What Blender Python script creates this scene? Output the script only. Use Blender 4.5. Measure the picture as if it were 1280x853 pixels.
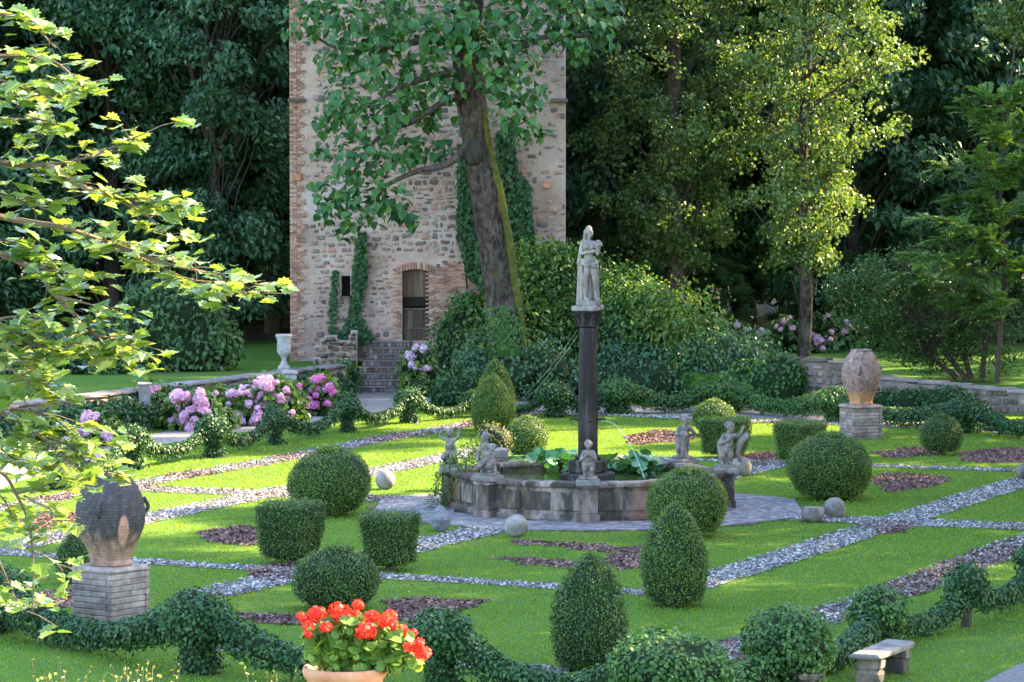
import bpy, math, random
import numpy as np
from mathutils import Vector, Matrix
RAD = math.radians
rng = np.random.default_rng(11)
random.seed(5)
scene = bpy.context.scene
for o in list(bpy.data.objects):
    bpy.data.objects.remove(o)
col = scene.collection

# ------------------------------------------------------------------ camera, sky, sun, exposure
F = 4300.0                                   # focal length in photo pixels (1280 wide)
CAMH = 7.8
PITCH = math.atan(226.5 / F)
cam_d = bpy.data.cameras.new('camera')
cam_d.sensor_width = 36.0
cam_d.lens = 36.0 * F / 1280.0
cam_d.clip_start = 0.5
cam_d.clip_end = 3000
cam = bpy.data.objects.new('camera', cam_d)
col.objects.link(cam)
cam.location = (0, 0, CAMH)
cam.rotation_euler = (RAD(90) - PITCH, 0, 0)
scene.camera = cam

SUN_AZ, SUN_EL = 66.0, 35.0                  # degrees to the right of the view direction, above the horizon
S = Vector((math.sin(RAD(SUN_AZ)) * math.cos(RAD(SUN_EL)), math.cos(RAD(SUN_AZ)) * math.cos(RAD(SUN_EL)), math.sin(RAD(SUN_EL))))
world = bpy.data.worlds.new('World')
scene.world = world
world.use_nodes = True
wn = world.node_tree
wn.nodes.clear()
sky = wn.nodes.new('ShaderNodeTexSky')
sky.sky_type = 'NISHITA'
sky.sun_disc = False
sky.sun_elevation = RAD(SUN_EL)
sky.sun_rotation = RAD(SUN_AZ)
bg = wn.nodes.new('ShaderNodeBackground')
bg.inputs[1].default_value = 0.15
wo = wn.nodes.new('ShaderNodeOutputWorld')
wn.links.new(sky.outputs[0], bg.inputs[0])
wn.links.new(bg.outputs[0], wo.inputs[0])
sun_d = bpy.data.lights.new('sun', 'SUN')
sun_d.energy = 5.0
sun_d.angle = RAD(0.53)
sun_d.color = (1.0, 0.78, 0.44)
sun = bpy.data.objects.new('sun', sun_d)
col.objects.link(sun)
sun.rotation_euler = S.to_track_quat('Z', 'Y').to_euler()
scene.view_settings.view_transform = 'Standard'
scene.view_settings.look = 'None'
scene.view_settings.gamma = 1.0
scene.view_settings.use_curve_mapping = False
scene.view_settings.exposure = 3.08
scene.cycles.max_bounces = 7
scene.cycles.diffuse_bounces = 4
scene.cycles.glossy_bounces = 2
scene.cycles.transmission_bounces = 4
scene.cycles.transparent_max_bounces = 4
scene.cycles.caustics_reflective = False
scene.cycles.caustics_refractive = False

# ------------------------------------------------------------------ photo pixel -> place in the garden
CP, SP = math.cos(PITCH), math.sin(PITCH)
def ray(px, py):
    a, b = px - 640.0, 426.5 - py
    return np.array([a, F * CP + b * SP, -F * SP + b * CP])
def P(px, py, z=0.0):                        # point on the level plane z
    r = ray(px, py)
    t = (z - CAMH) / r[2]
    return np.array([r[0] * t, r[1] * t, z])
def PD(px, py, y):                           # point at depth y
    r = ray(px, py)
    t = y / r[1]
    return np.array([r[0] * t, y, CAMH + r[2] * t])
C0 = np.array([1.7, 76.8])                   # middle of the fountain
U = np.array([0.40, 0.9165]); U /= np.linalg.norm(U)
V = np.array([U[1], -U[0]])
def G(u, v, z=0.0):
    p = C0 + U * u + V * v
    return np.array([p[0], p[1], z])
GA = math.atan2(U[1], U[0]) - math.pi / 2    # turn of the garden against the camera

# ------------------------------------------------------------------ mesh helpers
class MB:
    def __init__(s):
        s.v = []; s.f = []; s.r = []; s.n = 0
    def add(s, v, f, r=None):
        v = np.asarray(v, dtype=np.float64).reshape(-1, 3)
        f = np.asarray(f, dtype=np.int64)
        s.v.append(v); s.f.append(f + s.n)
        if r is None: r = rng.random()
        s.r.append(np.broadcast_to(np.asarray(r, dtype=np.float64), (len(f),)))
        s.n += len(v)
        return s
    def poly(s, v, r=None):
        return s.add(v, [list(range(len(v)))], r)
    def mesh(s, name, material, smooth=False):
        me = bpy.data.meshes.new(name)
        V_ = np.concatenate(s.v); me.vertices.add(len(V_))
        me.vertices.foreach_set('co', V_.ravel())
        loops = np.concatenate([f.ravel() for f in s.f])
        tot = np.concatenate([np.full(len(f), f.shape[1]) for f in s.f])
        st = np.concatenate([[0], np.cumsum(tot)[:-1]])
        me.loops.add(len(loops)); me.loops.foreach_set('vertex_index', loops.astype(np.int32))
        me.polygons.add(len(tot)); me.polygons.foreach_set('loop_start', st.astype(np.int32))
        at = me.attributes.new('rnd', 'FLOAT', 'FACE')
        at.data.foreach_set('value', np.concatenate(s.r).astype(np.float32))
        me.polygons.foreach_set('use_smooth', np.full(len(tot), smooth))
        me.update(calc_edges=True)
        me.validate()
        if material: me.materials.append(material)
        return me
    def build(s, name, material, parent=None, smooth=False):
        return link(name, s.mesh(name, material, smooth), parent)
def link(name, data, parent=None, loc=None, rotz=None, scale=None):
    o = bpy.data.objects.new(name, data)
    col.objects.link(o)
    if parent: o.parent = parent
    if loc is not None: o.location = loc
    if rotz is not None: o.rotation_euler = (0, 0, rotz)
    if scale is not None: o.scale = scale
    return o
def tag(o, label, cat, group=None):
    o['label'] = label; o['category'] = cat
    if group: o['group'] = group
    return o
def thing(name, label, cat, loc=(0, 0, 0), rotz=0.0, group=None):
    return tag(link(name, None, None, tuple(loc), rotz), label, cat, group)
def struct(o):
    o['kind'] = 'structure'; return o
def stuff(o, label=None, cat=None):
    o['kind'] = 'stuff'
    if label: o['label'] = label; o['category'] = cat
    return o
def unit(a):
    return a / np.maximum(np.linalg.norm(a, axis=-1, keepdims=True), 1e-9)
def box_v(x0, x1, y0, y1, z0, z1):
    return np.array([[x0,y0,z0],[x1,y0,z0],[x1,y1,z0],[x0,y1,z0],[x0,y0,z1],[x1,y0,z1],[x1,y1,z1],[x0,y1,z1]], float)
BOXF = np.array([[0,3,2,1],[4,5,6,7],[0,1,5,4],[1,2,6,5],[2,3,7,6],[3,0,4,7]])
def add_box(mb, x0, x1, y0, y1, z0, z1, r=None, rot=None, org=None):
    v = box_v(x0, x1, y0, y1, z0, z1)
    if rot is not None:
        c, s_ = math.cos(rot), math.sin(rot)
        v = np.stack([v[:,0]*c - v[:,1]*s_, v[:,0]*s_ + v[:,1]*c, v[:,2]], 1)
    if org is not None: v = v + np.asarray(org)
    mb.add(v, BOXF, r)
def bev_box(mb, w, d, h, b=0.012, jit=0.0, org=(0,0,0), rot=0.0, r=None, seed=None):   # box w x d x h, standing on its origin, worn edges
    g = rng if seed is None else np.random.default_rng(seed)
    ring = lambda i: np.array([[-w/2+i,-d/2],[-w/2,-d/2+i],[-w/2,d/2-i],[-w/2+i,d/2],[w/2-i,d/2],[w/2,d/2-i],[w/2,-d/2+i],[w/2-i,-d/2]])
    outer = ring(b); inner = np.array([[x*(1-2*b/w), y*(1-2*b/d)] for x, y in outer])
    v = np.concatenate([np.c_[inner, np.zeros(8)], np.c_[outer, np.full(8, b)], np.c_[outer, np.full(8, h-b)], np.c_[inner, np.full(8, h)]])
    v += g.normal(0, 1, v.shape) * jit
    c, s_ = math.cos(rot), math.sin(rot)
    v = np.stack([v[:,0]*c - v[:,1]*s_, v[:,0]*s_ + v[:,1]*c, v[:,2]], 1) + np.asarray(org)
    f = [[k*8+i, k*8+8+i, k*8+8+(i+1)%8, k*8+(i+1)%8] for k in range(3) for i in range(8)]
    if r is None: r = rng.random()
    n = mb.n
    mb.add(v, f, r)
    mb.f.append(np.array([list(range(8))]) + n); mb.r.append(np.array([r]))
    mb.f.append(np.array([list(range(24, 32))[::-1]]) + n); mb.r.append(np.array([r]))
    return mb
def lathe(mb, prof, seg=32, r=None, org=(0,0,0), wob=0.0, seed=1):
    g = np.random.default_rng(seed)
    prof = np.asarray(prof, float); n = len(prof)
    a = np.linspace(0, 2*np.pi, seg, endpoint=False)
    ph = g.random(4) * 6
    v = []
    for rr, z in prof:
        w = 1 + wob * (np.sin(2*a + ph[0] + z*1.3) + 0.6*np.sin(3*a + ph[1] - z*2.1))
        v.append(np.stack([rr*np.cos(a)*w, rr*np.sin(a)*w, np.full(seg, z)], 1))
    v = np.concatenate(v) + np.asarray(org)
    i = np.arange(seg); j = (i+1) % seg
    f = np.concatenate([np.stack([k*seg+i, k*seg+j, (k+1)*seg+j, (k+1)*seg+i], 1) for k in range(n-1)])
    mb.add(v, f, r)
    return mb
def tube(mb, pts, radii, seg=8, r=None, cap=True, rough=0.0):
    pts = np.asarray(pts, float); n = len(pts)
    radii = np.broadcast_to(np.asarray(radii, float), (n,))
    t = np.gradient(pts, axis=0); t = unit(t)
    ref = np.array([0.31, 0.95, 0.05]) if abs(t[0] @ np.array([0,0,1])) > 0.7 else np.array([0, 0, 1.0])
    a = np.linspace(0, 2*np.pi, seg, endpoint=False)
    vs = []
    for i in range(n):
        x = np.cross(ref, t[i]); x /= max(np.linalg.norm(x), 1e-6)
        y = np.cross(t[i], x)
        w = 1 + rough * rng.normal(0, 1, seg)
        vs.append(pts[i] + radii[i]*(np.cos(a)*w)[:,None]*x + radii[i]*(np.sin(a)*w)[:,None]*y)
    v = np.concatenate(vs)
    i = np.arange(seg); j = (i+1) % seg
    f = np.concatenate([np.stack([k*seg+i, k*seg+j, (k+1)*seg+j, (k+1)*seg+i], 1) for k in range(n-1)])
    n0 = mb.n
    if r is None: r = rng.random()
    mb.add(v, f, r)
    if cap:
        mb.f.append(np.array([list(range(seg))[::-1]]) + n0); mb.r.append(np.array([r]))
        mb.f.append(np.array([list(range((n-1)*seg, n*seg))]) + n0); mb.r.append(np.array([r]))
    return mb
def curve(ctrl, n=12):                       # Catmull-Rom through control points
    c = np.asarray(ctrl, float)
    c = np.concatenate([[2*c[0]-c[1]], c, [2*c[-1]-c[-2]]])
    out = []
    for i in range(1, len(c)-2):
        for t in np.linspace(0, 1, n, endpoint=False):
            p0, p1, p2, p3 = c[i-1], c[i], c[i+1], c[i+2]
            out.append(0.5*((2*p1) + (p2-p0)*t + (2*p0-5*p1+4*p2-p3)*t*t + (3*p1-p0-3*p2+p3)*t**3))
    out.append(c[-2])
    return np.array(out)
class Noise:
    def __init__(s, freq, seed, n=10):
        g = np.random.default_rng(seed)
        s.k = g.normal(0, 1, (n, 3)) * freq; s.p = g.random(n) * 6.28; s.a = 1 / (1 + np.linalg.norm(s.k, axis=1)/freq)
    def __call__(s, p):
        return (np.sin(p @ s.k.T + s.p) * s.a).sum(-1) / np.sqrt((s.a**2).sum())
def ico(sub=2):
    import bmesh
    bm = bmesh.new(); bmesh.ops.create_icosphere(bm, subdivisions=sub, radius=1.0)
    v = np.array([x.co[:] for x in bm.verts]); f = np.array([[q.index for q in p.verts] for p in bm.faces]); bm.free()
    return v, f
ICO1, ICO2, ICO3, ICO4 = ico(1), ico(2), ico(3), ico(4)
OCT = (np.array([[1,0,0],[-1,0,0],[0,1,0],[0,-1,0],[0,0,1],[0,0,-1]], float), np.array([[0,2,4],[2,1,4],[1,3,4],[3,0,4],[2,0,5],[1,2,5],[3,1,5],[0,3,5]]))
def frames(nrm, g, up=None):
    t = g.normal(0, 1, nrm.shape) if up is None else up
    t = unit(t - (t*nrm).sum(-1, keepdims=True)*nrm)
    return t, np.cross(nrm, t)
def leaves(mb, pos, nrm, size, width=0.6, bend=0.15, g=None, up=None, r=None):   # kite leaves, one quad each
    g = g or rng
    n = len(pos)
    nrm = unit(nrm); t, b = frames(nrm, g, up)
    s_ = np.broadcast_to(np.asarray(size, float), (n,))[:, None]
    w = s_ * width * 0.5
    base = pos - t*s_*0.45
    l = pos + b*w - t*s_*0.02; rr = pos - b*w - t*s_*0.02
    tip = pos + t*s_*0.55 - nrm*s_*bend
    base = base - nrm*s_*bend*0.5
    v = np.stack([base, rr, tip, l], 1).reshape(-1, 3)
    f = np.arange(4*n).reshape(n, 4)
    mb.add(v, f, g.random(n) if r is None else r)
OVATE = np.array([[0,0],[.16,.13],[.30,.19],[.30,-.19],[.16,-.13]])
def big_leaves(mb, pos, nrm, size, outline, fold=0.1, droop=0.15, g=None, up=None, r=None):   # outline leaves folded along the midrib
    g = g or rng
    n = len(pos); nrm = unit(nrm); t, b = frames(nrm, g, up)
    s_ = np.broadcast_to(np.asarray(size, float), (n,))[:, None]
    half = np.asarray(outline, float); k = len(half)      # (along, across) from base to tip on one side
    rnds = g.random(n) if r is None else r
    for sgn in (1, -1):
        ring = [half[0]] + [h for h in half[1:-1]] + [half[-1]]
        vs = []
        for (al, ac) in ring:
            vs.append(pos + t*s_*(al-0.5) + b*s_*ac*sgn + nrm*s_*(fold*ac - droop*(al-0.35)**2))
        v = np.stack(vs, 1).reshape(-1, 3)
        f = np.arange(k*n).reshape(n, k)
        if sgn < 0: f = f[:, ::-1]
        mb.add(v, f, rnds)
HEART = [(0.02,0),(-.03,.22),(.10,.38),(.32,.42),(.58,.30),(.82,.12),(1.0,0)]
IVY = [(0,0),(-.03,.30),(.22,.26),(.38,.46),(.55,.22),(1.0,0)]
MAPLE = [(0,0),(.02,.20),(-.06,.40),(.20,.32),(.22,.56),(.40,.40),(.56,.50),(.60,.26),(.74,.30),(.80,.12),(1.0,0)]
GERAN = [(.1,0),(-.05,.25),(.08,.46),(.3,.52),(.5,.55),(.72,.44),(.9,.28),(.95,0)]

# ------------------------------------------------------------------ materials
def mat(name):
    m = bpy.data.materials.new(name); m.use_nodes = True
    nt = m.node_tree; nt.nodes.clear()
    return m, nt, nt.nodes, nt.links
def N(nt, kind, **kw):
    n = nt.nodes.new(kind)
    for k, v in kw.items():
        if k.startswith('i_'):
            n.inputs[int(k[2:]) if k[2:].isdigit() else k[2:]].default_value = v
        else: setattr(n, k, v)
    return n
def rgb(c): return (c[0], c[1], c[2], 1.0)
def ramp(nt, fac, stops):
    r = N(nt, 'ShaderNodeValToRGB')
    cr = r.color_ramp
    while len(cr.elements) < len(stops): cr.elements.new(0.5)
    for e, (p, c) in zip(cr.elements, stops): e.position = p; e.color = rgb(c)
    nt.links.new(fac, r.inputs[0])
    return r.outputs[0]
def noise(nt, scale, detail=4, rough=0.55, vec=None, dist=0.0):
    n = N(nt, 'ShaderNodeTexNoise'); n.inputs['Scale'].default_value = scale; n.inputs['Detail'].default_value = detail
    n.inputs['Roughness'].default_value = rough; n.inputs['Distortion'].default_value = dist
    if vec is not None: nt.links.new(vec, n.inputs['Vector'])
    return n.outputs['Fac']
def geo_pos(nt):
    return N(nt, 'ShaderNodeNewGeometry').outputs['Position']
def mixc(nt, fac, a, b, mode='MIX'):
    m = N(nt, 'ShaderNodeMix', data_type='RGBA', blend_type=mode)
    for s_, val in ((0, fac), (6, a), (7, b)):
        if hasattr(val, 'is_linked'): nt.links.new(val, m.inputs[s_])
        else: m.inputs[s_].default_value = val if s_ == 0 else rgb(val)
    return m.outputs[2]
def math_(nt, op, a, b=None, clamp=False):
    m = N(nt, 'ShaderNodeMath', operation=op, use_clamp=clamp)
    for i, val in enumerate((a, b)):
        if val is None: continue
        if hasattr(val, 'is_linked'): nt.links.new(val, m.inputs[i])
        else: m.inputs[i].default_value = val
    return m.outputs[0]
def rnd_attr(nt):
    a = N(nt, 'ShaderNodeAttribute', attribute_name='rnd').outputs['Fac']
    o = N(nt, 'ShaderNodeObjectInfo').outputs['Random']
    return math_(nt, 'FRACT', math_(nt, 'ADD', a, o))
def leaf_mat(name, c_dark, c_mid, c_light, trans=0.35, rough=0.45, spec=0.35, patch=0.6, tcol=None):
    m, nt, ns, ln = mat(name)
    r = rnd_attr(nt)
    p = noise(nt, patch, 3, 0.6, geo_pos(nt))
    fac = math_(nt, 'ADD', math_(nt, 'MULTIPLY', r, 0.62), math_(nt, 'MULTIPLY', math_(nt, 'SUBTRACT', p, 0.3), 0.8), True)
    c = ramp(nt, fac, [(0.05, c_dark), (0.5, c_mid), (0.97, c_light)])
    b = N(nt, 'ShaderNodeBsdfPrincipled'); b.inputs['Roughness'].default_value = rough; b.inputs['Specular IOR Level'].default_value = spec
    ln.new(c, b.inputs['Base Color'])
    t = N(nt, 'ShaderNodeBsdfTranslucent')
    tc = mixc(nt, 1.0, c, tcol or (1.25, 1.15, 0.45), 'MULTIPLY')
    ln.new(tc, t.inputs[0])
    mx = N(nt, 'ShaderNodeMixShader'); mx.inputs[0].default_value = trans
    ln.new(b.outputs[0], mx.inputs[1]); ln.new(t.outputs[0], mx.inputs[2])
    o = N(nt, 'ShaderNodeOutputMaterial'); ln.new(mx.outputs[0], o.inputs[0])
    return m
def solid_mat(name, stops, scale=3.0, detail=6, rough=0.85, bump=0.3, bscale=30.0, rndamt=0.25, spec=0.2, stretch=None, second=None, bdist=0.02):
    """noise-coloured matte surface; rndamt mixes in a random shift per piece; second = (scale, threshold lo, hi, colour) adds stains"""
    m, nt, ns, ln = mat(name)
    pos = geo_pos(nt)
    if stretch:
        mp = N(nt, 'ShaderNodeMapping'); mp.inputs['Scale'].default_value = stretch; ln.new(pos, mp.inputs['Vector']); pos = mp.outputs[0]
    n1 = noise(nt, scale, detail, 0.62, pos)
    r = rnd_attr(nt)
    fac = math_(nt, 'ADD', math_(nt, 'MULTIPLY', math_(nt, 'SUBTRACT', n1, 0.5), 1.6), math_(nt, 'ADD', 0.5, math_(nt, 'MULTIPLY', math_(nt, 'SUBTRACT', r, 0.5), rndamt*2)), True)
    c = ramp(nt, fac, stops)
    if second:
        for (sc, lo, hi, cc) in second:
            n2 = noise(nt, sc, 5, 0.65, pos, 0.4)
            c = mixc(nt, math_(nt, 'MULTIPLY', math_(nt, 'SUBTRACT', n2, lo), 1.0/(hi-lo), True), c, cc)
    b = N(nt, 'ShaderNodeBsdfPrincipled'); b.inputs['Roughness'].default_value = rough; b.inputs['Specular IOR Level'].default_value = spec
    ln.new(c, b.inputs['Base Color'])
    if bump:
        bp = N(nt, 'ShaderNodeBump'); bp.inputs['Strength'].default_value = bump; bp.inputs['Distance'].default_value = bdist
        ln.new(noise(nt, bscale, 5, 0.6, pos), bp.inputs['Height']); ln.new(bp.outputs[0], b.inputs['Normal'])
    o = N(nt, 'ShaderNodeOutputMaterial'); ln.new(b.outputs[0], o.inputs[0])
    return m
M = {}
M['wood_leaf'] = leaf_mat('wood_leaf', (.020,.062,.032), (.042,.112,.048), (.085,.18,.06), 0.25, 0.42, 0.5, 0.35)
M['wood_leaf2'] = leaf_mat('wood_leaf2', (.027,.070,.026), (.056,.125,.038), (.11,.20,.054), 0.28, 0.45, 0.4, 0.35)
M['poplar_leaf'] = leaf_mat('poplar_leaf', (.045,.11,.03), (.10,.18,.045), (.27,.32,.12), 0.42, 0.35, 0.6, 0.5)
M['poplar_shaded'] = leaf_mat('poplar_shaded', (.038,.10,.03), (.085,.165,.045), (.23,.29,.10), 0.42, 0.4, 0.5, 0.5)  # poplar leaf darkened for the crown that catches less sun
M['lime_leaf'] = leaf_mat('lime_leaf', (.020,.080,.022), (.045,.145,.032), (.11,.23,.05), 0.4, 0.4, 0.45, 0.7)
M['maple_leaf'] = leaf_mat('maple_leaf', (.07,.15,.03), (.16,.25,.05), (.36,.38,.14), 0.42, 0.28, 0.9, 1.5)
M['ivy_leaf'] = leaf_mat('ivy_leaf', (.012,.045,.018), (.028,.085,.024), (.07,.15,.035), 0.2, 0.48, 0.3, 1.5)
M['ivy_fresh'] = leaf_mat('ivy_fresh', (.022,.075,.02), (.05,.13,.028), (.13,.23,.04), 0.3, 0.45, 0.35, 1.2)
M['box_leaf'] = leaf_mat('box_leaf', (.032,.072,.011), (.082,.155,.018), (.165,.25,.034), 0.25, 0.4, 0.45, 2.5)
M['box_dark'] = leaf_mat('box_dark', (.023,.056,.011), (.060,.122,.018), (.125,.20,.032), 0.22, 0.4, 0.45, 2.5)
M['box_sunlit'] = leaf_mat('box_sunlit', (.04,.085,.012), (.10,.17,.02), (.19,.27,.04), 0.3, 0.4, 0.4, 2.5)  # brighter box green with sunlight put into its colour
M['rose_leaf'] = leaf_mat('rose_leaf', (.07,.085,.03), (.15,.15,.07), (.30,.26,.16), 0.3, 0.5, 0.3, 4.0)
M['hyd_leaf'] = leaf_mat('hyd_leaf', (.045,.11,.02), (.10,.18,.03), (.22,.29,.05), 0.35, 0.4, 0.4, 1.0)
M['frond_leaf'] = leaf_mat('frond_leaf', (.04,.11,.025), (.085,.18,.04), (.17,.28,.07), 0.4, 0.45, 0.35, 0.6)
M['shrub_leaf'] = leaf_mat('shrub_leaf', (.02,.06,.016), (.04,.095,.02), (.08,.15,.03), 0.3, 0.45, 0.35, 0.7)
M['geran_leaf'] = leaf_mat('geran_leaf', (.05,.12,.02), (.12,.21,.03), (.26,.34,.05), 0.35, 0.5, 0.3, 6.0)
M['yellow_leaf'] = leaf_mat('yellow_leaf', (.12,.14,.03), (.25,.26,.05), (.42,.38,.12), 0.4, 0.45, 0.4, 3.0)
M['grass'] = leaf_mat('grass', (.105,.21,.025), (.145,.262,.031), (.21,.315,.047), 0.46, 0.6, 0.2, 0.45, (1.5,1.12,.36))
M['water_leaf'] = leaf_mat('water_leaf', (.03,.10,.03), (.05,.16,.05), (.10,.24,.09), 0.25, 0.35, 0.5, 3.0)
M['pink_petal'] = leaf_mat('pink_petal', (.58,.28,.45), (.72,.43,.59), (.82,.60,.71), 0.3, 0.6, 0.2, 2.0, (1.0,.9,1.0))
M['rose_petal'] = leaf_mat('rose_petal', (.58,.13,.36), (.70,.20,.45), (.78,.34,.55), 0.3, 0.6, 0.2, 2.0, (1.0,.8,.95))
M['pale_petal'] = leaf_mat('pale_petal', (.52,.34,.46), (.64,.46,.56), (.72,.60,.64), 0.3, 0.6, 0.2, 2.0, (1.0,.95,1.0))
M['red_petal'] = leaf_mat('red_petal', (.55,.02,.012), (.70,.035,.018), (.80,.075,.035), 0.3, 0.55, 0.25, 9.0, (1.1,.9,.7))
M['core'] = solid_mat('foliage_shadow_core', [(0.2,(.008,.018,.007)),(0.8,(.018,.036,.012))], 4, 3, 0.9, 0.6, 14, 0.1)  # near-black green of solid shells, painted as shade between the leaves
M['bark'] = solid_mat('bark', [(0.22,(.022,.015,.012)),(0.45,(.062,.045,.037)),(0.62,(.10,.075,.061)),(0.85,(.14,.108,.088))], 7.0, 10, 0.9, 1.0, 16, 0.1, 0.15, (1,1,.6), [(1.3,.56,.75,(.135,.105,.085)),(0.8,.56,.76,(.075,.068,.025))], 0.06)
M['bark_dark'] = solid_mat('bark_dark', [(0.15,(.028,.022,.018)),(0.6,(.06,.046,.036)),(0.9,(.10,.08,.06))], 3.5, 7, 0.9, 0.9, 9, 0.1, 0.15, (1,1,.25), None, 0.05)
M['twig'] = solid_mat('twig_bark', [(0.2,(.07,.05,.035)),(0.8,(.16,.12,.08))], 6, 5, 0.85, 0.5, 30, 0.2)
M['moss'] = solid_mat('moss', [(0.2,(.06,.065,.012)),(0.6,(.12,.11,.02)),(0.9,(.20,.17,.04))], 6, 7, 0.95, 0.8, 18, 0.2)
M['lawn'] = solid_mat('lawn', [(0.1,(.040,.085,.012)),(0.5,(.062,.128,.018)),(0.9,(.085,.15,.026))], 0.6, 8, 0.95, 0.5, 40, 0.0, 0.1, None, [(0.22,.56,.74,(.075,.10,.026))])
M['soil'] = solid_mat('soil', [(0.2,(.05,.035,.025)),(0.8,(.11,.08,.06))], 4, 7, 0.95, 0.6, 20, 0.0)
M['gravel'] = solid_mat('gravel', [(0.2,(.09,.082,.078)),(0.5,(.16,.148,.142)),(0.85,(.25,.235,.226))], 14, 8, 0.9, 0.9, 30, 0.0, 0.2, None, None, 0.03)
M['pebble'] = solid_mat('pebble', [(0.1,(.062,.057,.056)),(0.45,(.145,.134,.13)),(0.8,(.27,.253,.246)),(1.0,(.45,.43,.42))], 6, 4, 0.8, 0.2, 40, 0.5, 0.3)
M['mulch'] = solid_mat('mulch', [(0.1,(.065,.034,.028)),(0.5,(.145,.080,.068)),(0.9,(.28,.18,.155))], 9, 5, 0.9, 0.4, 40, 0.45)
M['path'] = solid_mat('path', [(0.2,(.15,.13,.118)),(0.5,(.225,.198,.178)),(0.85,(.31,.28,.25))], 2.2, 9, 0.9, 0.6, 35, 0.0, 0.2, None, [(0.5,.55,.8,(.20,.17,.14))])
M['paver'] = solid_mat('paver', [(0.1,(.10,.092,.098)),(0.5,(.175,.16,.163)),(0.9,(.27,.25,.245))], 5, 6, 0.85, 0.4, 30, 0.3)
M['stone'] = solid_mat('weathered_stone', [(0.1,(.065,.058,.052)),(0.45,(.16,.143,.13)),(0.8,(.27,.245,.222)),(1,(.36,.33,.30))], 4.5, 9, 0.88, 0.6, 22, 0.15, 0.2, None, [(1.4,.52,.72,(.09,.08,.07)),(2.6,.60,.78,(.24,.20,.10))])
M['fount_stone'] = solid_mat('fountain_stone', [(0.15,(.055,.042,.036)),(0.45,(.15,.115,.098)),(0.8,(.30,.245,.21))], 4.5, 10, 0.88, 0.8, 18, 0.3, 0.2, (1,1,.40), [(1.6,.47,.60,(.05,.042,.034)),(1.2,.54,.70,(.26,.135,.10)),(2.6,.56,.72,(.17,.125,.035))], 0.04)
M['statue'] = solid_mat('statue_stone', [(0.1,(.10,.083,.074)),(0.45,(.215,.182,.163)),(0.9,(.34,.295,.265))], 6, 9, 0.85, 0.6, 30, 0.0, 0.2, (1,1,.40), [(3.0,.52,.68,(.085,.075,.062)),(2.4,.60,.75,(.27,.215,.095))])
M['putto'] = solid_mat('putto_stone', [(0.1,(.07,.06,.054)),(0.45,(.16,.138,.123)),(0.9,(.28,.245,.22))], 7, 9, 0.88, 0.6, 30, 0.0, 0.2, None, [(4.0,.52,.68,(.08,.075,.06)),(3.0,.60,.75,(.33,.24,.09))])
M['column'] = solid_mat('column_stone', [(0.1,(.011,.009,.008)),(0.5,(.026,.021,.019)),(0.9,(.075,.062,.056))], 5, 9, 0.8, 0.8, 18, 0.1, 0.2, (1,1,.25), [(3.0,.6,.78,(.20,.17,.15))])
M['white_stone'] = solid_mat('white_stone', [(0.1,(.19,.18,.175)),(0.5,(.30,.285,.275)),(0.9,(.43,.41,.39))], 5, 7, 0.85, 0.4, 25, 0.0, 0.2, None, [(3.0,.58,.8,(.22,.21,.19))])
M['terra'] = solid_mat('terracotta', [(0.1,(.30,.12,.06)),(0.5,(.46,.20,.11)),(0.9,(.58,.29,.17))], 6, 6, 0.8, 0.3, 30, 0.1, 0.25, None, [(3.0,.58,.8,(.34,.22,.15))])
M['mortar'] = solid_mat('lime_mortar', [(0.1,(.23,.155,.12)),(0.45,(.39,.275,.222)),(0.85,(.50,.385,.325))], 0.7, 10, 0.95, 0.8, 14, 0.0, 0.1, None, [(0.35,.54,.72,(.47,.42,.40)),(1.5,.60,.8,(.19,.15,.13)),(0.5,.56,.72,(.40,.245,.19))], 0.05)
M['rubble'] = solid_mat('rubble_stone', [(0.05,(.12,.093,.083)),(0.35,(.195,.15,.128)),(0.6,(.28,.212,.175)),(0.8,(.35,.265,.225)),(0.97,(.37,.195,.145))], 2.2, 8, 0.9, 0.5, 20, 0.5, 0.15)
M['wallstone'] = solid_mat('wall_stone', [(0.05,(.065,.048,.038)),(0.45,(.14,.105,.083)),(0.8,(.23,.172,.135)),(1,(.34,.25,.19))], 3, 8, 0.92, 0.6, 20, 0.4, 0.15, None, [(0.9,.58,.75,(.10,.10,.05))])
M['wallmortar'] = solid_mat('wall_mortar', [(0.1,(.09,.075,.065)),(0.5,(.16,.135,.12)),(0.9,(.25,.215,.19))], 2.5, 8, 0.95, 0.7, 18, 0.0)
M['brick'] = solid_mat('old_brick', [(0.05,(.20,.11,.085)),(0.5,(.36,.185,.13)),(0.9,(.48,.29,.215)),(1,(.42,.33,.28))], 2.5, 7, 0.92, 0.5, 25, 0.45, 0.15, None, [(1.2,.58,.78,(.36,.29,.26))])
M['ped_brick'] = solid_mat('grey_brick', [(0.05,(.12,.09,.078)),(0.5,(.235,.182,.155)),(0.9,(.36,.295,.255))], 6, 10, 0.92, 0.8, 25, 0.22, 0.15, None, [(2.2,.56,.75,(.12,.095,.09)),(1.3,.6,.8,(.40,.38,.40))])
M['step_brick'] = solid_mat('step_brick', [(0.05,(.12,.08,.068)),(0.5,(.21,.148,.125)),(0.9,(.32,.245,.215))], 5, 7, 0.92, 0.5, 25, 0.4, 0.15)
M['wood'] = solid_mat('grey_wood', [(0.1,(.06,.042,.032)),(0.5,(.125,.088,.066)),(0.9,(.20,.15,.115))], 8, 8, 0.85, 0.5, 30, 0.25, 0.2, (1,1,.08))
M['void'] = solid_mat('opening_shade', [(0.2,(.012,.011,.011)),(0.8,(.02,.018,.017))], 3, 3, 0.95, 0.0)  # near-black colour painted as shade inside the tower openings
M['rail'] = solid_mat('dark_timber', [(0.2,(.02,.02,.022)),(0.8,(.045,.042,.042))], 6, 5, 0.8, 0.3, 30, 0.1)
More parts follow.
